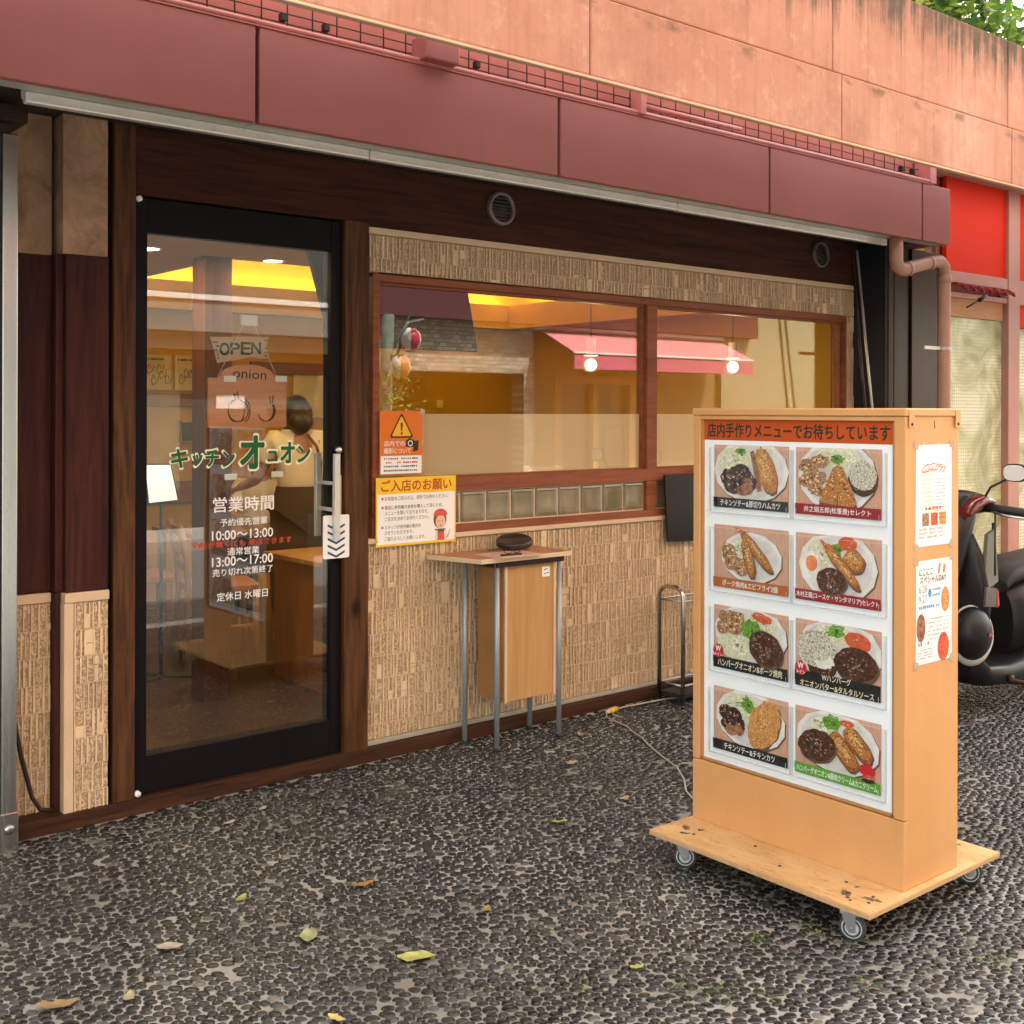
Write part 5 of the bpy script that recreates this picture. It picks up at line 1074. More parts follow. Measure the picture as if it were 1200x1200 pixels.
# ------------------------------------------------------------------ lamps inside
DISC = emit('lamp_disc', (1.0,0.86,0.62), 3.0)
def lamp(kind, loc, power, radius, color=(1.0,0.80,0.48), parent=None, rot=None, size=None):
    d = bpy.data.lights.new('lamp_light', kind); d.energy = power; d.color = color
    if kind == 'AREA': d.shape = 'DISK'; d.size = radius
    else: d.shadow_soft_size = radius
    o = bpy.data.objects.new('lamp_light', d); COL.objects.link(o); o.parent = parent; o.location = Vector(loc) - parent.location
    if rot: o.rotation_euler = rot
    return o
for k, (x, y, lab) in enumerate(((2.163,5.38,'recessed ceiling light at the far left of the door glass'),(2.835,5.40,'recessed ceiling light near the yellow ceiling recess above the door glass'),(4.20,5.15,'recessed ceiling light above the left window pane'),(5.6,5.15,'recessed ceiling light above the right window pane'))):
    t = thing('downlight', lab, 'ceiling light', (x, y, 2.28), group='recessed ceiling lights')
    m = MB(); m.lathe([(.050,-.001),(.062,-.001),(.062,-.005),(.050,-.005)], (x,y,2.28), n=24); m.build('trim_ring', WHITE, t)
    m = MB(); m.lathe([(0,-.002),(.050,-.002)], (x,y,2.28), n=24); m.build('diffuser', DISC, t)
    lamp('AREA', (x,y,2.27), 1.5, .10, parent=t)
STRIP = emit('cove_strip', (1.0,0.78,0.20), 4.5)
part('cove_strip', STRIP, [(2.66, 6.86, 8.50, 8.56, 2.45, 2.47), (6.95, 7.01, 5.5, 8.4, 2.45, 2.47), (2.45, 2.51, 5.65, 8.4, 2.45, 2.47), (2.66, 6.86, 5.38, 5.44, 2.45, 2.47)], bevel=0)
for x, y, z, lab in ((5.006,5.30,1.795,'bare globe pendant lamp hanging behind the left window pane'),(6.05,5.02,1.80,'bare globe pendant lamp hanging behind the right window pane')):
    t = thing('pendant_lamp', lab, 'pendant lamp', (x, y, 2.28), group='globe pendant lamps')
    m = MB(); m.tube([(x,y,2.28),(x,y,z+.16)], .003, 6); m.build('cable', BLACK, t)
    m = MB(); m.lathe([(0,.165),(.030,.165),(.030,.065),(.024,.06),(0,.06)], (x,y,z), n=20); m.build('socket', plain('pink_socket', (0.40,0.20,0.16), .5), t)
    m = MB(); m.lathe([(.044,.058),(.044,.062),(.0,.064)], (x,y,z), n=20); m.build('collar', WHITE, t)
    m = MB(); m.ball((x,y,z), .038); m.build('bulb', emit('bulb_glow', (1.0,0.74,0.36), 0.9), t)
    lamp('POINT', (x,y,z), 2.2, .05, parent=t)
    m = MB(); m.lathe([(0,-.001),(.05,-.001),(.05,-.012),(0,-.012)], (x,y,2.28), n=20); m.build('ceiling_rose', WHITE, t)

# ------------------------------------------------------------------ furniture and people inside
CHW = wood('chair_wood', (0.25,0.12,0.05), (0.40,0.21,0.10), 'z', rough=.4, bump=.05)
def chair(x, y, rz, label):
    t = thing('dining_chair', label, 'chair', (x,y,.03), rz, 'ladder-back chairs inside'); L = dict(local=True)
    m = MB(); m.prism(rrect(-.20,-.21,.21,.21,.06), (0,0,.425), (1,0,0), (0,1,0), (0,0,.035)); m.build('seat', plain('orange_seat', (0.46,0.17,0.07), .4), t, True, bevel=.006)
    for sx, sy in ((.18,-.18),(.18,.18)):
        m = MB(); m.tube([(sx+.01,sy,0),(sx,sy,.425)], .016, 10, .020); m.build('leg', CHW, t, True)
    for sy in (-.18,.18):
        m = MB(); m.tube([(-.235,sy,0),(-.20,sy,.42),(-.215,sy,.62),(-.25,sy,.82)], .018, 10); m.build('back_post', CHW, t, True)
    for z, xx in ((.56,-.207),(.66,-.219),(.77,-.238)):
        m = MB(); m.box(xx-.008, xx+.008, -.165, .165, z-.025, z+.025); m.build('slat', CHW, t, True, bevel=.004)
    m = MB(); m.tube([(.18,-.18,.18),(.18,.18,.18)], .010, 8); m.tube([(-.21,-.18,.22),(.18,-.18,.22)], .010, 8); m.tube([(-.21,.18,.22),(.18,.18,.22)], .010, 8); m.build('stretcher', CHW, t, True)
chair(2.98, 6.35, -.25, 'wooden ladder-back chair with orange seat nearest the door glass')
chair(2.72, 6.95, -.15, 'wooden ladder-back chair with orange seat at the left edge of the door glass')
tb = thing('dining_table', 'small wooden dining table behind the chairs inside the door', 'table', (3.35,7.0,.03))
part('table_top', CHW, [(3.0,3.75,6.72,7.4,.70,.73)], tb)
for x in (3.05,3.70):
    for y in (6.77,7.35): part('leg', CHW, [(x-.022,x+.022,y-.022,y+.022,.03,.699)], tb)
ct = thing('serving_counter', 'plain orange brown counter end at the right of the door glass', 'counter', (3.3,5.45,.03))
part('carcass', wood('counter_wood', (0.24,0.085,0.02), (0.36,0.14,0.04), 'z'), [(3.03,3.55,5.20,5.75,.03,.695)], ct); part('worktop', wood('worktop_wood', (0.36,0.16,0.05), (0.50,0.25,0.09), 'x'), [(2.98,3.58,5.17,5.78,.6955,.722)], ct)
ms = thing('menu_easel', 'bright white menu sheet on a thin black stand inside the door', 'menu stand', (2.49,6.0,.03))
m = MB(); m.prism([(2.385,1.215),(2.540,1.210),(2.585,1.005),(2.410,.995)], (0,6.0,0), U, V, (0,.008,0)); m.build('backing', BLACK, ms)
m = MB(); m.prism([(2.395,1.207),(2.533,1.203),(2.575,1.013),(2.417,1.003)], (0,5.997,0), U, V, (0,.002,0)); m.build('sheet', emit('glow_paper', (0.95,0.95,0.88), 0.12), ms)  # plain paper given a faint glow to look bright
m = MB(); m.tube([(2.49,6.012,1.0),(2.49,6.012,.04)], .010, 8); m.tube([(2.30,5.95,.036),(2.49,6.012,.06),(2.70,5.95,.036)], .008, 6); m.tube([(2.49,6.012,.06),(2.49,6.22,.036)], .008, 6); m.build('pole', BLACK, ms)
for k, (x0, x1, lab) in enumerate(((3.40,3.63,'framed autograph card with a looping signature, left one on the mustard wall'),(3.66,3.91,'framed autograph card with a tall drawing, right one on the mustard wall'))):
    t = thing('autograph_card', lab, 'card', ((x0+x1)/2, 8.58, 1.65)); part('card', plain('cream_card', (0.60,0.50,0.34), .6), [(x0,x1,8.575,8.595,1.655,1.93)], t)
    m = MB(); r = random.Random(40+k)
    for q in range(5):
        cx, cz = x0+.03+.035*q+r.uniform(0,.02), 1.78+r.uniform(-.06,.05); m.tube([(cx+.02*math.cos(a*.9)+.004*a, 8.573, cz+r.uniform(.025,.045)*math.sin(a)) for a in [j*.5 for j in range(16)]], .0025, 5)
    dashes(m, (0,8.573,0), U, V, x0+.02, x1-.03, 1.895, .018, 50+k, 8); m.build('signature', flatcol('signature_ink', (0.12,0.09,0.05)), t)
for x0, x1, z0, z1, lab in ((3.70,3.90,1.25,1.42,'small dark framed photograph on the mustard wall under the autographs'),(4.02,4.15,1.24,1.36,'tiny dark framed photograph right of the small one on the mustard wall')):
    t = thing('framed_photo', lab, 'picture', ((x0+x1)/2,8.58,z0)); part('frame', plain('brass_frame', (0.5,0.38,0.12), .4), [(x0,x1,8.57,8.598,z0,z1)], t); part('photo', plain('dark_photo', (0.05,0.04,0.03), .3, .6, 30), [(x0+.012,x1-.012,8.567,8.5695,z0+.012,z1-.012)], t, 0)
t = thing('wall_notice', 'tall pale paper notice on the mustard wall at the right of the door glass', 'notice', (4.86,8.58,1.45)); part('sheet', plain('ivory_paper', (0.66,0.58,0.42), .6), [(4.70,5.02,8.585,8.598,1.44,1.90)], t)
t = thing('wall_sticker', 'little pale yellow note on the mustard wall seen through the left pane', 'note', (6.2,8.58,1.5)); part('note', plain('yellow_note', (0.72,0.66,0.30), .6), [(6.17,6.24,8.585,8.598,1.53,1.60)], t)

SKIN = plain('skin', (0.42,0.21,0.13), .5, .06, 8)
def skin_mesh(name, verts, edges, mat, parent, sub=2):
    """one continuous surface grown round a skeleton of joints {key: ((x,y,z), radius)}"""
    ks = list(verts); me = bpy.data.meshes.new(name); me.from_pydata([verts[k][0] for k in ks], [(ks.index(a), ks.index(b)) for a, b in edges], [])
    o = bpy.data.objects.new(name, me); COL.objects.link(o); md = o.modifiers.new('skin', 'SKIN'); md.use_smooth_shade = True
    if not me.skin_vertices: raise RuntimeError('no skin layer')
    for i, k in enumerate(ks):
        r = verts[k][1]; me.skin_vertices[0].data[i].radius = (r, r) if not hasattr(r, '__len__') else r; me.skin_vertices[0].data[i].use_root = (i == 0)
    s = o.modifiers.new('sub', 'SUBSURF'); s.levels = s.render_levels = sub
    me.materials.append(mat); o.parent = parent; return o
def hand(V, E, pre, wrist, d, side, curl):
    """palm with four unequal fingers and a side thumb, all rooted in the palm"""
    w = Vector(wrist); d = Vector(d).normalized(); s = Vector(side).normalized(); n = Vector(curl).normalized()
    V[pre+'palm'] = (tuple(w + d*.045), (.026,.016)); E.append((pre+'wrist', pre+'palm'))
    V[pre+'kn'] = (tuple(w + d*.080), (.030,.014)); E.append((pre+'palm', pre+'kn'))
    for i, (off, L) in enumerate(((.030,.068),(.010,.078),(-.011,.072),(-.030,.056))):
        a = w + d*.092 + s*off; b = a + d*L*.5 + n*.008; c = b + d*L*.42 + n*.022
        for q, p, r in (('a',a,.0095),('b',b,.0085),('c',c,.007)): V[f'{pre}f{i}{q}'] = (tuple(p), r)
        E += [(pre+'kn', f'{pre}f{i}a'), (f'{pre}f{i}a', f'{pre}f{i}b'), (f'{pre}f{i}b', f'{pre}f{i}c')]
    a = w + d*.030 + s*.040; b = a + d*.035 + s*.015 + n*.012; V[pre+'ta'] = (tuple(a), .011); V[pre+'tb'] = (tuple(b), .009); E += [(pre+'palm', pre+'ta'), (pre+'ta', pre+'tb')]
# standing staff member seen from behind, turned towards the table
pz = thing('person', 'standing person in cream shirt with a shoulder strap and olive apron, seen from behind', 'person', (3.56,6.42,.03), R_(-12))
Vv = {'pelvis':((0,0,.86),(.15,.11)),'waist':((0,.01,1.0),(.12,.09)),'chest':((0,.02,1.20),(.155,.105)),'neck0':((0,.03,1.335),(.055,.055)),'neck':((-.005,.045,1.39),(.048,.048)),
      'head':((-.01,.075,1.47),(.078,.088)),'crown':((-.012,.07,1.545),(.068,.078)),'nose':((-.018,.175,1.465),.014),'earL':((-.092,.065,1.47),.014),'earR':((.072,.065,1.47),.014),'chin':((-.014,.14,1.405),.035)}
Ee = [('pelvis','waist'),('waist','chest'),('chest','neck0'),('neck0','neck'),('neck','head'),('head','crown'),('head','nose'),('head','earL'),('head','earR'),('head','chin')]
for s, p in ((-1,'L'),(1,'R')):
    if s < 0: el, wr = (-.245,.10,1.04), (-.30,.30,.98)
    else: el, wr = (.235,.06,1.03), (.20,.27,.95)
    Vv[p+'sh'] = ((s*.165,.02,1.285),.055); Vv[p+'el'] = (el,.038); Vv[p+'wrist'] = (wr,.027)
    Ee += [('chest',p+'sh'),(p+'sh',p+'el'),(p+'el',p+'wrist')]
    hand(Vv, Ee, p, wr, Vector(wr)-Vector(el), (s*-.6,-.2,.5), (0,.2,-1))
    Vv[p+'hip'] = ((s*.09,0,.80),(.088,.095)); Vv[p+'kn_'] = ((s*.095,.01,.46),.060); Vv[p+'an'] = ((s*.10,-.02,.085),.040); Vv[p+'toe'] = ((s*.115,.14,.035),(.040,.028))
    Ee += [('pelvis',p+'hip'),(p+'hip',p+'kn_'),(p+'kn_',p+'an'),(p+'an',p+'toe')]
skin_mesh('body', Vv, Ee, SKIN, pz)
CLOTH = plain('cream_shirt', (0.80,0.68,0.50), .8, .05, 6, bump=.05)
skin_mesh('shirt', {'a':((0,.0,.93),(.165,.125)),'b':((0,.01,1.05),(.145,.112)),'c':((0,.018,1.20),(.172,.125)),'d':((0,.03,1.325),(.070,.066)),
  'l1':((-.165,.02,1.285),.075),'l2':((-.222,.07,1.13),.068),'r1':((.165,.02,1.285),.075),'r2':((.215,.045,1.12),.068)}, [('a','b'),('b','c'),('c','d'),('c','l1'),('l1','l2'),('c','r1'),('r1','r2')], CLOTH, pz)
skin_mesh('trousers', {'a':((0,0,.90),(.165,.125)),'l1':((-.092,0,.78),(.105,.11)),'l2':((-.097,.01,.45),.082),'l3':((-.10,-.015,.10),.065),'r1':((.092,0,.78),(.105,.11)),'r2':((.097,.01,.45),.082),'r3':((.10,-.015,.10),.065)},
  [('a','l1'),('l1','l2'),('l2','l3'),('a','r1'),('r1','r2'),('r2','r3')], plain('black_trousers', (0.015,0.013,0.012), .8), pz)
m = MB(); rings = []
for z, rx, ry in ((1.0,.150,.118),(.90,.175,.135),(.70,.190,.15),(.48,.205,.16)): rings.append([(rx*math.cos(R_(a)), -.002+ry*math.sin(R_(a)), z) for a in range(-155,336,10)])
m.loft(rings, closed=False, caps=False); m.build('apron', plain('olive_apron', (0.05,0.033,0.012), .85, .12, 8), pz, True)
m = MB(); m.tube([(.09,-.115,1.02),(.10,-.112,1.15),(.075,-.100,1.25),(.02,-.075,1.325)], .010, 8); m.build('strap', flatcol('brown_strap', (0.20,0.05,0.02)), pz, True)
HAIR = plain('dark_hair', (0.012,0.008,0.006), .45, .3, 30)
m = MB(); m.ball((-.012,.045,1.445), 1.0, 24, 16, (.100,.115,.128)); m.ball((-.012,-.055,1.40), 1.0, 14, 10, (.078,.055,.075)); m.build('hair', HAIR, pz, True)
# seated guest beyond the staff member
pg = thing('person', 'seated guest in white short-sleeved shirt with dark hair, partly hidden by the green lettering', 'person', (3.80,7.35,.03), R_(150))
Vv = {'pelvis':((0,0,.50),(.15,.12)),'waist':((0,.02,.66),(.125,.10)),'chest':((0,.06,.86),(.15,.11)),'neck0':((0,.08,.985),(.055,.055)),'neck':((0,.095,1.03),(.048,.048)),'head':((0,.125,1.105),(.078,.09)),'crown':((0,.12,1.18),(.068,.078)),'nose':((0,.225,1.10),.014),'earL':((-.085,.115,1.105),.014),'earR':((.085,.115,1.105),.014),'chin':((0,.19,1.04),.034)}
Ee = [('pelvis','waist'),('waist','chest'),('chest','neck0'),('neck0','neck'),('neck','head'),('head','crown'),('head','nose'),('head','earL'),('head','earR'),('head','chin')]
for s, p in ((-1,'L'),(1,'R')):
    el, wr = (s*.24,.14,.74), (s*.15,.36,.745)
    Vv[p+'sh'] = ((s*.165,.06,.945),.055); Vv[p+'el'] = (el,.038); Vv[p+'wrist'] = (wr,.027); Ee += [('chest',p+'sh'),(p+'sh',p+'el'),(p+'el',p+'wrist')]
    hand(Vv, Ee, p, wr, Vector(wr)-Vector(el), (-s*.7,.1,.3), (0,.1,-1))
    Vv[p+'hip'] = ((s*.10,.06,.49),(.09,.085)); Vv[p+'kn_'] = ((s*.12,.45,.48),.062); Vv[p+'an'] = ((s*.12,.42,.085),.042); Vv[p+'toe'] = ((s*.12,.57,.035),(.040,.028))
    Ee += [('pelvis',p+'hip'),(p+'hip',p+'kn_'),(p+'kn_',p+'an'),(p+'an',p+'toe')]
skin_mesh('body', Vv, Ee, SKIN, pg)
skin_mesh('shirt', {'a':((0,.0,.54),(.165,.135)),'b':((0,.02,.68),(.148,.118)),'c':((0,.06,.86),(.17,.125)),'d':((0,.082,.975),(.068,.066)),'l1':((-.165,.06,.945),.075),'l2':((-.215,.105,.82),.066),'r1':((.165,.06,.945),.075),'r2':((.215,.105,.82),.066)},
  [('a','b'),('b','c'),('c','d'),('c','l1'),('l1','l2'),('c','r1'),('r1','r2')], plain('white_tee', (0.70,0.66,0.58), .8), pg)
skin_mesh('trousers', {'a':((0,.02,.50),(.165,.13)),'l1':((-.105,.12,.49),.10),'l2':((-.122,.45,.48),.080),'l3':((-.12,.42,.10),.062),'r1':((.105,.12,.49),.10),'r2':((.122,.45,.48),.080),'r3':((.12,.42,.10),.062)}, [('a','l1'),('l1','l2'),('l2','l3'),('a','r1'),('r1','r2'),('r2','r3')], plain('dark_jeans', (0.03,0.035,0.05), .8), pg)
skin_mesh('hair', {'a':((0,.10,1.13),(.09,.088)),'b':((0,.105,1.195),(.078,.084)),'c':((0,.06,1.07),(.07,.045))}, [('a','b'),('a','c')], HAIR, pg)
m = MB(); [m.ball((x,.205,1.115), .009, 8, 6) for x in (-.03,.03)]; m.build('eye', BLACK, pg, True)
st = thing('stool', 'dark stool under the seated guest', 'stool', (3.80,7.35,.03)); part('seat', plain('stool_seat', (0.10,0.05,0.03), .5), [(3.62,3.98,7.17,7.53,.385,.415)], st)
for x in (3.65,3.95):
    for y in (7.2,7.5): part('leg', CHW, [(x-.015,x+.015,y-.015,y+.015,.03,.3849)], st)

# ------------------------------------------------------------------ scooter at the right
sc_ = thing('motor_scooter', 'black scooter with white lower panels parked behind the menu stand', 'scooter', (5.65,3.05,0))
BLK = plain('scooter_black', (0.009,0.009,0.010), .38, .1, 5, spec=.3); GRYP = plain('scooter_grey', (0.15,0.145,0.12), .4); WHP = plain('scooter_white', (0.72,0.70,0.68), .2, .03); SEATM = plain('seat_vinyl', (0.022,0.020,0.020), .5, .1, 10)
CY = 3.05
def ringx(x, yc, zc, ry, rz, n=20, e=2.5):
    out = []
    for k in range(n):
        a = 2*math.pi*k/n; c, s = math.cos(a), math.sin(a)
        out.append((x, yc + ry*math.copysign(abs(c)**(2/e), c), zc + rz*math.copysign(abs(s)**(2/e), s)))
    return out
def ringz(z, xc, yc, rx, ry, n=20, e=2.5):
    return [(xc + rx*math.copysign(abs(math.cos(2*math.pi*k/n))**(2/e), math.cos(2*math.pi*k/n)), yc + ry*math.copysign(abs(math.sin(2*math.pi*k/n))**(2/e), math.sin(2*math.pi*k/n)), z) for k in range(n)]
for x in (5.02, 6.24):
    m = MB(); m.lathe([(.115,-.045),(.16,-.055),(.205,-.045),(.222,-.02),(.224,0),(.222,.02),(.205,.045),(.16,.055),(.115,.045)], (x,CY,.224), (0,1,0), 36); w = m.build('tyre', RUBBER, sc_)
    m = MB(); m.lathe([(0,-.04),(.03,-.04),(.035,-.02),(.10,-.02),(.118,-.04),(.118,.04),(.10,.02),(.035,.02),(.03,.04),(0,.04)], (x,CY,.224), (0,1,0), 28); m.build('rim', STEEL_TUBE, w)
m = MB(); m.loft([ringz(z, xc, CY, rx, ry) for z, xc, rx, ry in ((.32,5.40,.045,.13),(.45,5.385,.05,.19),(.62,5.37,.05,.20),(.80,5.37,.055,.16),(.90,5.375,.05,.11))]); m.build('leg_shield', BLK, sc_)
m = MB(); m.loft([ringz(z, xc, CY, rx, ry) for z, xc, rx, ry in ((.62,5.22,.04,.08),(.74,5.24,.07,.12),(.88,5.27,.09,.14),(.98,5.32,.10,.14),(1.06,5.37,.08,.11),(1.10,5.39,.05,.07))]); m.build('front_cowl', BLK, sc_)
m = MB(); m.loft([ringx(x, CY-.115, zc, .05, rz) for x, zc, rz in ((5.26,1.0,.012),(5.33,1.035,.030),(5.42,1.065,.032),(5.50,1.055,.012))]); m.build('front_lamp', plain('red_lens', (0.12,0.016,0.014), .12), sc_)
m = MB(); m.loft([ringx(x, CY, zc, ry, rz) for x, zc, ry, rz in ((5.36,1.03,.12,.05),(5.44,1.05,.14,.06),(5.53,1.04,.12,.055),(5.58,1.02,.08,.03))]); m.build('handlebar_cover', BLK, sc_)
for s in (-1, 1):
    m = MB(); m.tube([(5.46,CY+s*.10,1.03),(5.49,CY+s*.20,1.02),(5.52,CY+s*.34,1.005)], [.026,.021,.022], 12); m.tube([(5.515,CY+s*.325,1.006),(5.523,CY+s*.35,1.004)], .024, 12); m.build('grip', BLACK, sc_)
    m = MB(); m.tube([(5.44,CY+s*.17,1.01),(5.43,CY+s*.25,.995),(5.455,CY+s*.33,.985)], .006, 8); m.build('brake_lever', STEEL_TUBE, sc_)
    m = MB(); m.tube([(5.44,CY+s*.13,1.07),(5.45,CY+s*.16,1.13),(5.49,CY+s*.24,1.18)], .006, 8); mr = m.build('mirror_stem', BLK, sc_)
    m = MB(); m.loft([[(5.485+dx, CY+s*.27+.062*sc*math.copysign(abs(math.cos(a))**.7,math.cos(a)), 1.205+.045*sc*math.copysign(abs(math.sin(a))**.7,math.sin(a))) for a in [2*math.pi*k/20 for k in range(20)]] for dx, sc in ((.018,.35),(.012,.8),(0,1.0),(-.012,.98),(-.016,.9))]); mh = m.build('mirror_housing', BLK, mr)
    m = MB(); m.flat([(CY+s*.27+.055*math.copysign(abs(math.cos(a))**.7,math.cos(a)), 1.205+.039*math.copysign(abs(math.sin(a))**.7,math.sin(a))) for a in [2*math.pi*k/20 for k in range(20)]], (5.4680,0,0), (0,1,0), (0,0,1)); m.build('mirror_glass', flatcol('mirror_silver', (0.78,0.80,0.80), .08), mr)
m = MB(); m.loft([ringx(x, CY, zc, ry, rz, e=4) for x, zc, ry, rz in ((5.30,.30,.14,.10),(5.42,.20,.19,.06),(5.60,.185,.20,.06),(5.85,.19,.20,.065),(6.0,.22,.19,.09))]); m.build('floorboard', BLK, sc_)
m = MB(); m.tube([(5.55,CY-.20,.17),(5.70,CY-.24,.13),(5.86,CY-.26,.09)], .014, 8); m.lathe([(0,-.01),(.022,-.01),(.022,.01),(0,.01)], (5.57,CY-.205,.17), (0,1,0), 14); m.build('kick_stand', DARKMETAL, sc_)
m = MB(); m.loft([ringx(x, CY, zc, ry, rz) for x, zc, ry, rz in ((5.74,.60,.10,.035),(5.80,.655,.13,.055),(5.95,.68,.145,.058),(6.15,.69,.145,.055),(6.40,.715,.12,.045),(6.55,.73,.07,.02))]); m.build('seat', SEATM, sc_)
m = MB(); m.loft([ringx(x, CY, zc, ry, rz) for x, zc, ry, rz in ((5.76,.40,.12,.20),(5.88,.44,.165,.19),(6.1,.50,.175,.15),(6.4,.57,.14,.10),(6.62,.62,.07,.05))]); m.build('rear_body', BLK, sc_)
for s in (-1, 1):
    m = MB(); m.prism([(5.80,.33),(5.95,.36),(6.45,.58),(6.55,.64),(6.20,.56),(5.92,.46)], (0,CY+s*.178-(.006 if s<0 else 0),0), U, V, (0,.006,0)); m.build('side_stripe', WHP, sc_)
m = MB(); m.loft([ringx(x, CY, zc, ry, rz) for x, zc, ry, rz in ((6.60,.60,.06,.04),(6.66,.61,.065,.04),(6.68,.61,.04,.025))]); m.build('tail_lamp', plain('tail_red', (0.4,0.02,0.02), .15), sc_)
m = MB(); m.loft([[(5.02+.27*math.cos(R_(a))*k_, CY+yy, .235+.27*math.sin(R_(a))*k_) for yy, k_ in ((-.075,.96),(-.05,1.0),(.05,1.0),(.075,.96))] for a in range(25,166,14)], closed=False, caps=False); m.build('front_fender', WHP, sc_)
m = MB()
for s in (-1,1): m.tube([(5.02,CY+s*.07,.224),(5.22,CY+s*.06,.62)], .018, 10)
m.build('fork', DARKMETAL, sc_)
m = MB(); m.tube([(6.05,CY+.14,.25),(6.25,CY+.16,.27),(6.55,CY+.16,.33)], [.03,.045,.04], 14); m.build('exhaust', DARKMETAL, sc_)
m = MB(); m.ball((5.33,2.925,.405), 1.0, 28, 18, (.140,.090,.150)); sf = m.build('lower_fairing', WHP, sc_)
m = MB(); m.ball((5.285,2.895,.425), 1.0, 26, 16, (.120,.085,.130)); m.build('fairing_inset', BLK, sf)
m = MB(); m.flat([(-.022,-.006),(.018,-.010),(.024,.004),(-.016,.009)], (5.30,2.808,.430), (1,.12,0), (0,0,1)); m.build('emblem', flatcol('emblem_red', (0.5,0.04,0.04)), sf)
m = MB(); m.prism([(5.33,.555),(5.43,.545),(5.44,.635),(5.34,.650)], (0,2.85,0), U, V, (0,.012,0)); m.build('indicator_lens', plain('smoked_lens', (0.10,0.085,0.09), .12), sf)
m = MB(); m.prism([(5.445,.54),(5.465,.55),(5.455,.62),(5.445,.63)], (0,2.85,0), U, V, (0,.010,0)); m.build('marker_lens', plain('rose_lens', (0.5,0.06,0.08), .15), sf)
m = MB(); m.tube([(5.50,2.90,.95),(5.47,2.88,.75),(5.46,2.89,.60),(5.50,2.95,.35)], .010, 8); m.tube([(5.44,2.86,1.0),(5.40,2.84,.85),(5.42,2.85,.70)], .006, 6); m.build('cable', RUBBER, sc_)
m = MB(); m.prism([(5.36,.62),(5.50,.66),(5.47,.92),(5.40,.90)], (0,2.875,0), U, V, (0,.02,0)); m.build('shield_trim', GRYP, sc_)
tnk = MB()

# ------------------------------------------------------------------ the other side of the street, seen mirrored in the glass
ops = thing('opposite_tiled_building', 'beige tiled building with maroon eave across the street, mirrored in the window', 'building', (10.4,-5.4,0))
ot = NT('beige_brick_tile'); brk_ = ot.new('TexBrick', Scale=1.0, Color1=(0.30,0.255,0.165), Color2=(0.68,0.60,0.45), Mortar=(0.16,0.14,0.10), Mortar_Size=0.005, Brick_Width=0.12, Row_Height=0.060); mp_ = ot.pos(rot=(R_(90),0,0)); ot.t.links.new(mp_, brk_.inputs['Vector']); ot.p(Base_Color=brk_.outputs['Color'], Roughness=.7); OTILE = ot.m
part('wall', OTILE, [(8.2,11.80,-5.6,-5.3,2.09,2.85), (8.2,9.14,-5.6,-5.3,0,2.09), (11.60,11.80,-5.6,-5.3,0,2.09)], ops, 0)
part('eave', plain('dark_maroon_eave', (0.10,0.016,0.018), .6), [(8.2,17.0,-5.6,-5.0,2.85,3.45)], ops)
part('upper_wall', plain('cream_bounce_wall', (0.66,0.55,0.40), .8), [(8.2,17.0,-5.9,-5.4,3.45,11.0)], ops, 0)  # unseen upper storeys made tall and pale to shade pavement and bounce light
part('dark_interior', flatcol('garage_dark', (0.03,0.025,0.02)), [(9.14,11.60,-8.0,-7.9,0,2.09),(9.0,11.75,-8.0,-5.601,2.095,2.2),(9.0,9.14,-8.0,-5.601,0,2.095),(11.6,11.75,-8.0,-5.601,0,2.095)], ops, 0)
opr = thing('opposite_cafe', 'ochre cafe front with wooden glazed doors across the street, mirrored in the window', 'building', (14,-5.4,0))
part('wall', plain('ochre_wall', (0.24,0.165,0.07), .8), [(11.80,16.2,-5.6,-5.31,2.09,2.85), (11.80,12.25,-5.6,-5.31,0,2.09), (14.1,16.2,-5.6,-5.31,0,2.09)], opr, 0)
part('door_frame', WOOD_TAN, [(12.25,12.40,-5.5,-5.3,0,2.09),(13.10,13.22,-5.5,-5.3,0,2.09),(13.95,14.10,-5.5,-5.3,0,2.09),(12.40,13.10,-5.5,-5.3,1.95,2.09),(13.22,13.95,-5.5,-5.3,1.95,2.09)], opr)
part('door_pane', flatcol('dim_pane', (0.16,0.13,0.08), .2), [(12.40,13.10,-5.45,-5.42,0,1.95),(13.22,13.95,-5.45,-5.42,0,1.95)], opr, 0)
part('white_wall', plain('olive_wall', (0.34,0.30,0.17), .7), [(16.2,26,-5.6,-5.2,0,3.4)], opr, 0)
aw = thing('shop_awning', 'pink fabric awning with white roller across the street, mirrored in the window', 'awning', (13.9,-5.2,2.8))
m = MB(); m.prism([(-5.25,2.80),(-4.40,2.40),(-4.40,2.41),(-5.25,2.81)], (11.85,0,0), (0,1,0), (0,0,1), (4.25,0,0)); m.build('canopy', plain('pink_canvas', (0.66,0.22,0.24), .8), aw)
part('valance', plain('rose_canvas', (0.62,0.12,0.20), .8), [(11.85,16.1,-4.405,-4.395,2.15,2.36)], aw); part('front_bar', WHITE, [(11.83,16.12,-4.41,-4.38,2.385,2.415)], aw)
m = MB(); m.tube([(11.75,-5.2,2.84),(16.2,-5.2,2.84)], .06, 14); m.build('roller', WHITE, aw)
opl = thing('opposite_grey_shop', 'dark shop under a grey canopy across the street, mirrored in the door', 'building', (5,-5.4,0))
part('wall', plain('teal_grey_wall', (0.05,0.062,0.06), .7), [(0,8.19,-5.7,-5.5,0,2.48)], opl, 0)
part('canopy', plain('grey_canopy', (0.22,0.22,0.20), .6), [(0,8.19,-5.6,-5.0,2.48,2.87)], opl); part('coping', WHITE, [(0,8.19,-5.6,-4.97,2.872,2.94)], opl); part('light_band', plain('pale_band', (0.50,0.45,0.34), .6), [(0,8.19,-5.49,-5.35,2.28,2.479)], opl)
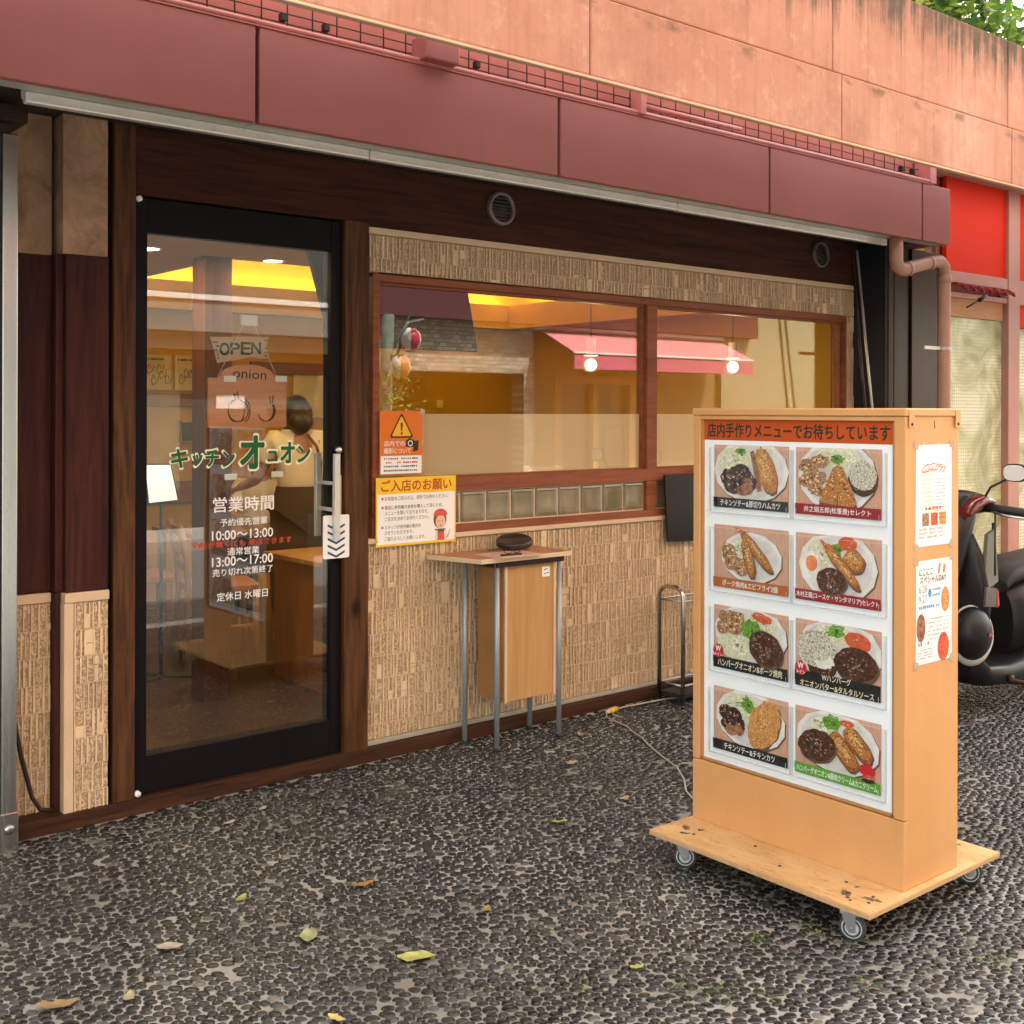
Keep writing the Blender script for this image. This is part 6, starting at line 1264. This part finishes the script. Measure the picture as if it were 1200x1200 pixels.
part('upper_wall', plain('dark_upper_wall', (0.07,0.07,0.065), .8), [(-6,8.19,-5.9,-5.4,2.94,4.05)], opl, 0); part('upper_wall', plain('sand_bounce_wall', (0.66,0.55,0.40), .8), [(-8,8.19,-5.95,-5.41,4.06,11.0)], opl, 0); part('reflector_board', plain('red_reflector_board', (0.40,0.03,0.02), .6), [(-1,7.0,-5.39,-5.32,4.05,6.2)], opl)  # unseen sand wall raised to bounce light; red board added for pillar's reflection
part('window', flatcol('dull_glass', (0.20,0.21,0.17), .15), [(1.0,2.6,-5.495,-5.47,.5,2.0),(4.6,6.0,-5.495,-5.47,.5,2.0)], opl, 0)
part('poster', WHITE, [(3.4,3.9,-5.495,-5.48,1.1,1.8),(6.5,6.9,-5.495,-5.48,1.2,1.7)], opl, 0)
LR = [plain('lantern_red', (0.55,0.02,0.04), .5), plain('lantern_orange', (0.75,0.25,0.06), .5)]; LWH = plain('lantern_white', (0.80,0.77,0.72), .5)
for k, (x, z, lab) in enumerate(((8.97,2.49,'white paper lantern with a red stripe, upper one on the pole across the street'),(8.80,2.10,'white paper lantern with an orange stripe, lower one on the pole across the street'))):
    t = thing('paper_lantern', lab, 'lantern', (x,-4.6,z-.16)); m = MB()
    m.smooth = True; n = 24
    vs = []; fs = []
    for i in range(11):
        th_ = math.pi*(.08+.84*i/10)
        for j in range(n): vs.append((x+.15*math.sin(th_)*math.cos(2*math.pi*j/n), -4.6+.15*math.sin(th_)*math.sin(2*math.pi*j/n), z+.165*math.cos(th_)))
    for i in range(10):
        for j in range(n): m.cur = 1 if (j//4) % 2 else 0; m.add(vs and [vs[q] for q in (i*n+j,(i+1)*n+j,(i+1)*n+(j+1)%n,i*n+(j+1)%n)], [(0,1,2,3)], True)
    m.build('shade', [LWH, LR[k]], t); m = MB(); m.lathe([(0,.15),(.05,.15),(.05,.18),(0,.18)], (x,-4.6,z)); m.lathe([(0,-.18),(.05,-.18),(.05,-.15),(0,-.15)], (x,-4.6,z)); m.build('cap', BLACK, t)
t = thing('lantern_pole', 'leaning dark pole carrying the two lanterns across the street', 'pole', (8.7,-4.65,0)); m = MB(); m.tube([(8.45,-4.7,0),(8.75,-4.72,2.0),(9.05,-4.72,2.9)], .02, 8); m.build('pole', BLACK, t)
t = thing('street_tree', 'street tree trunk with climbing leaves across the street, mirrored at the left of the window', 'tree', (8.5,-4.5,0)); m = MB(); m.tube([(8.5,-4.5,0),(8.48,-4.5,1.5),(8.55,-4.5,2.8)], .11, 10, .08); m.tube([(8.5,-4.5,2.2),(8.8,-4.4,2.7),(9.05,-4.4,2.75)], .03, 8, .015); m.build('trunk', plain('tree_bark', (0.14,0.17,0.13), .9, .4, 14), t)
leaves('crown', 500, (8.5,-4.5,1.6), (.14,.14,.55), .07, LEAF, t)
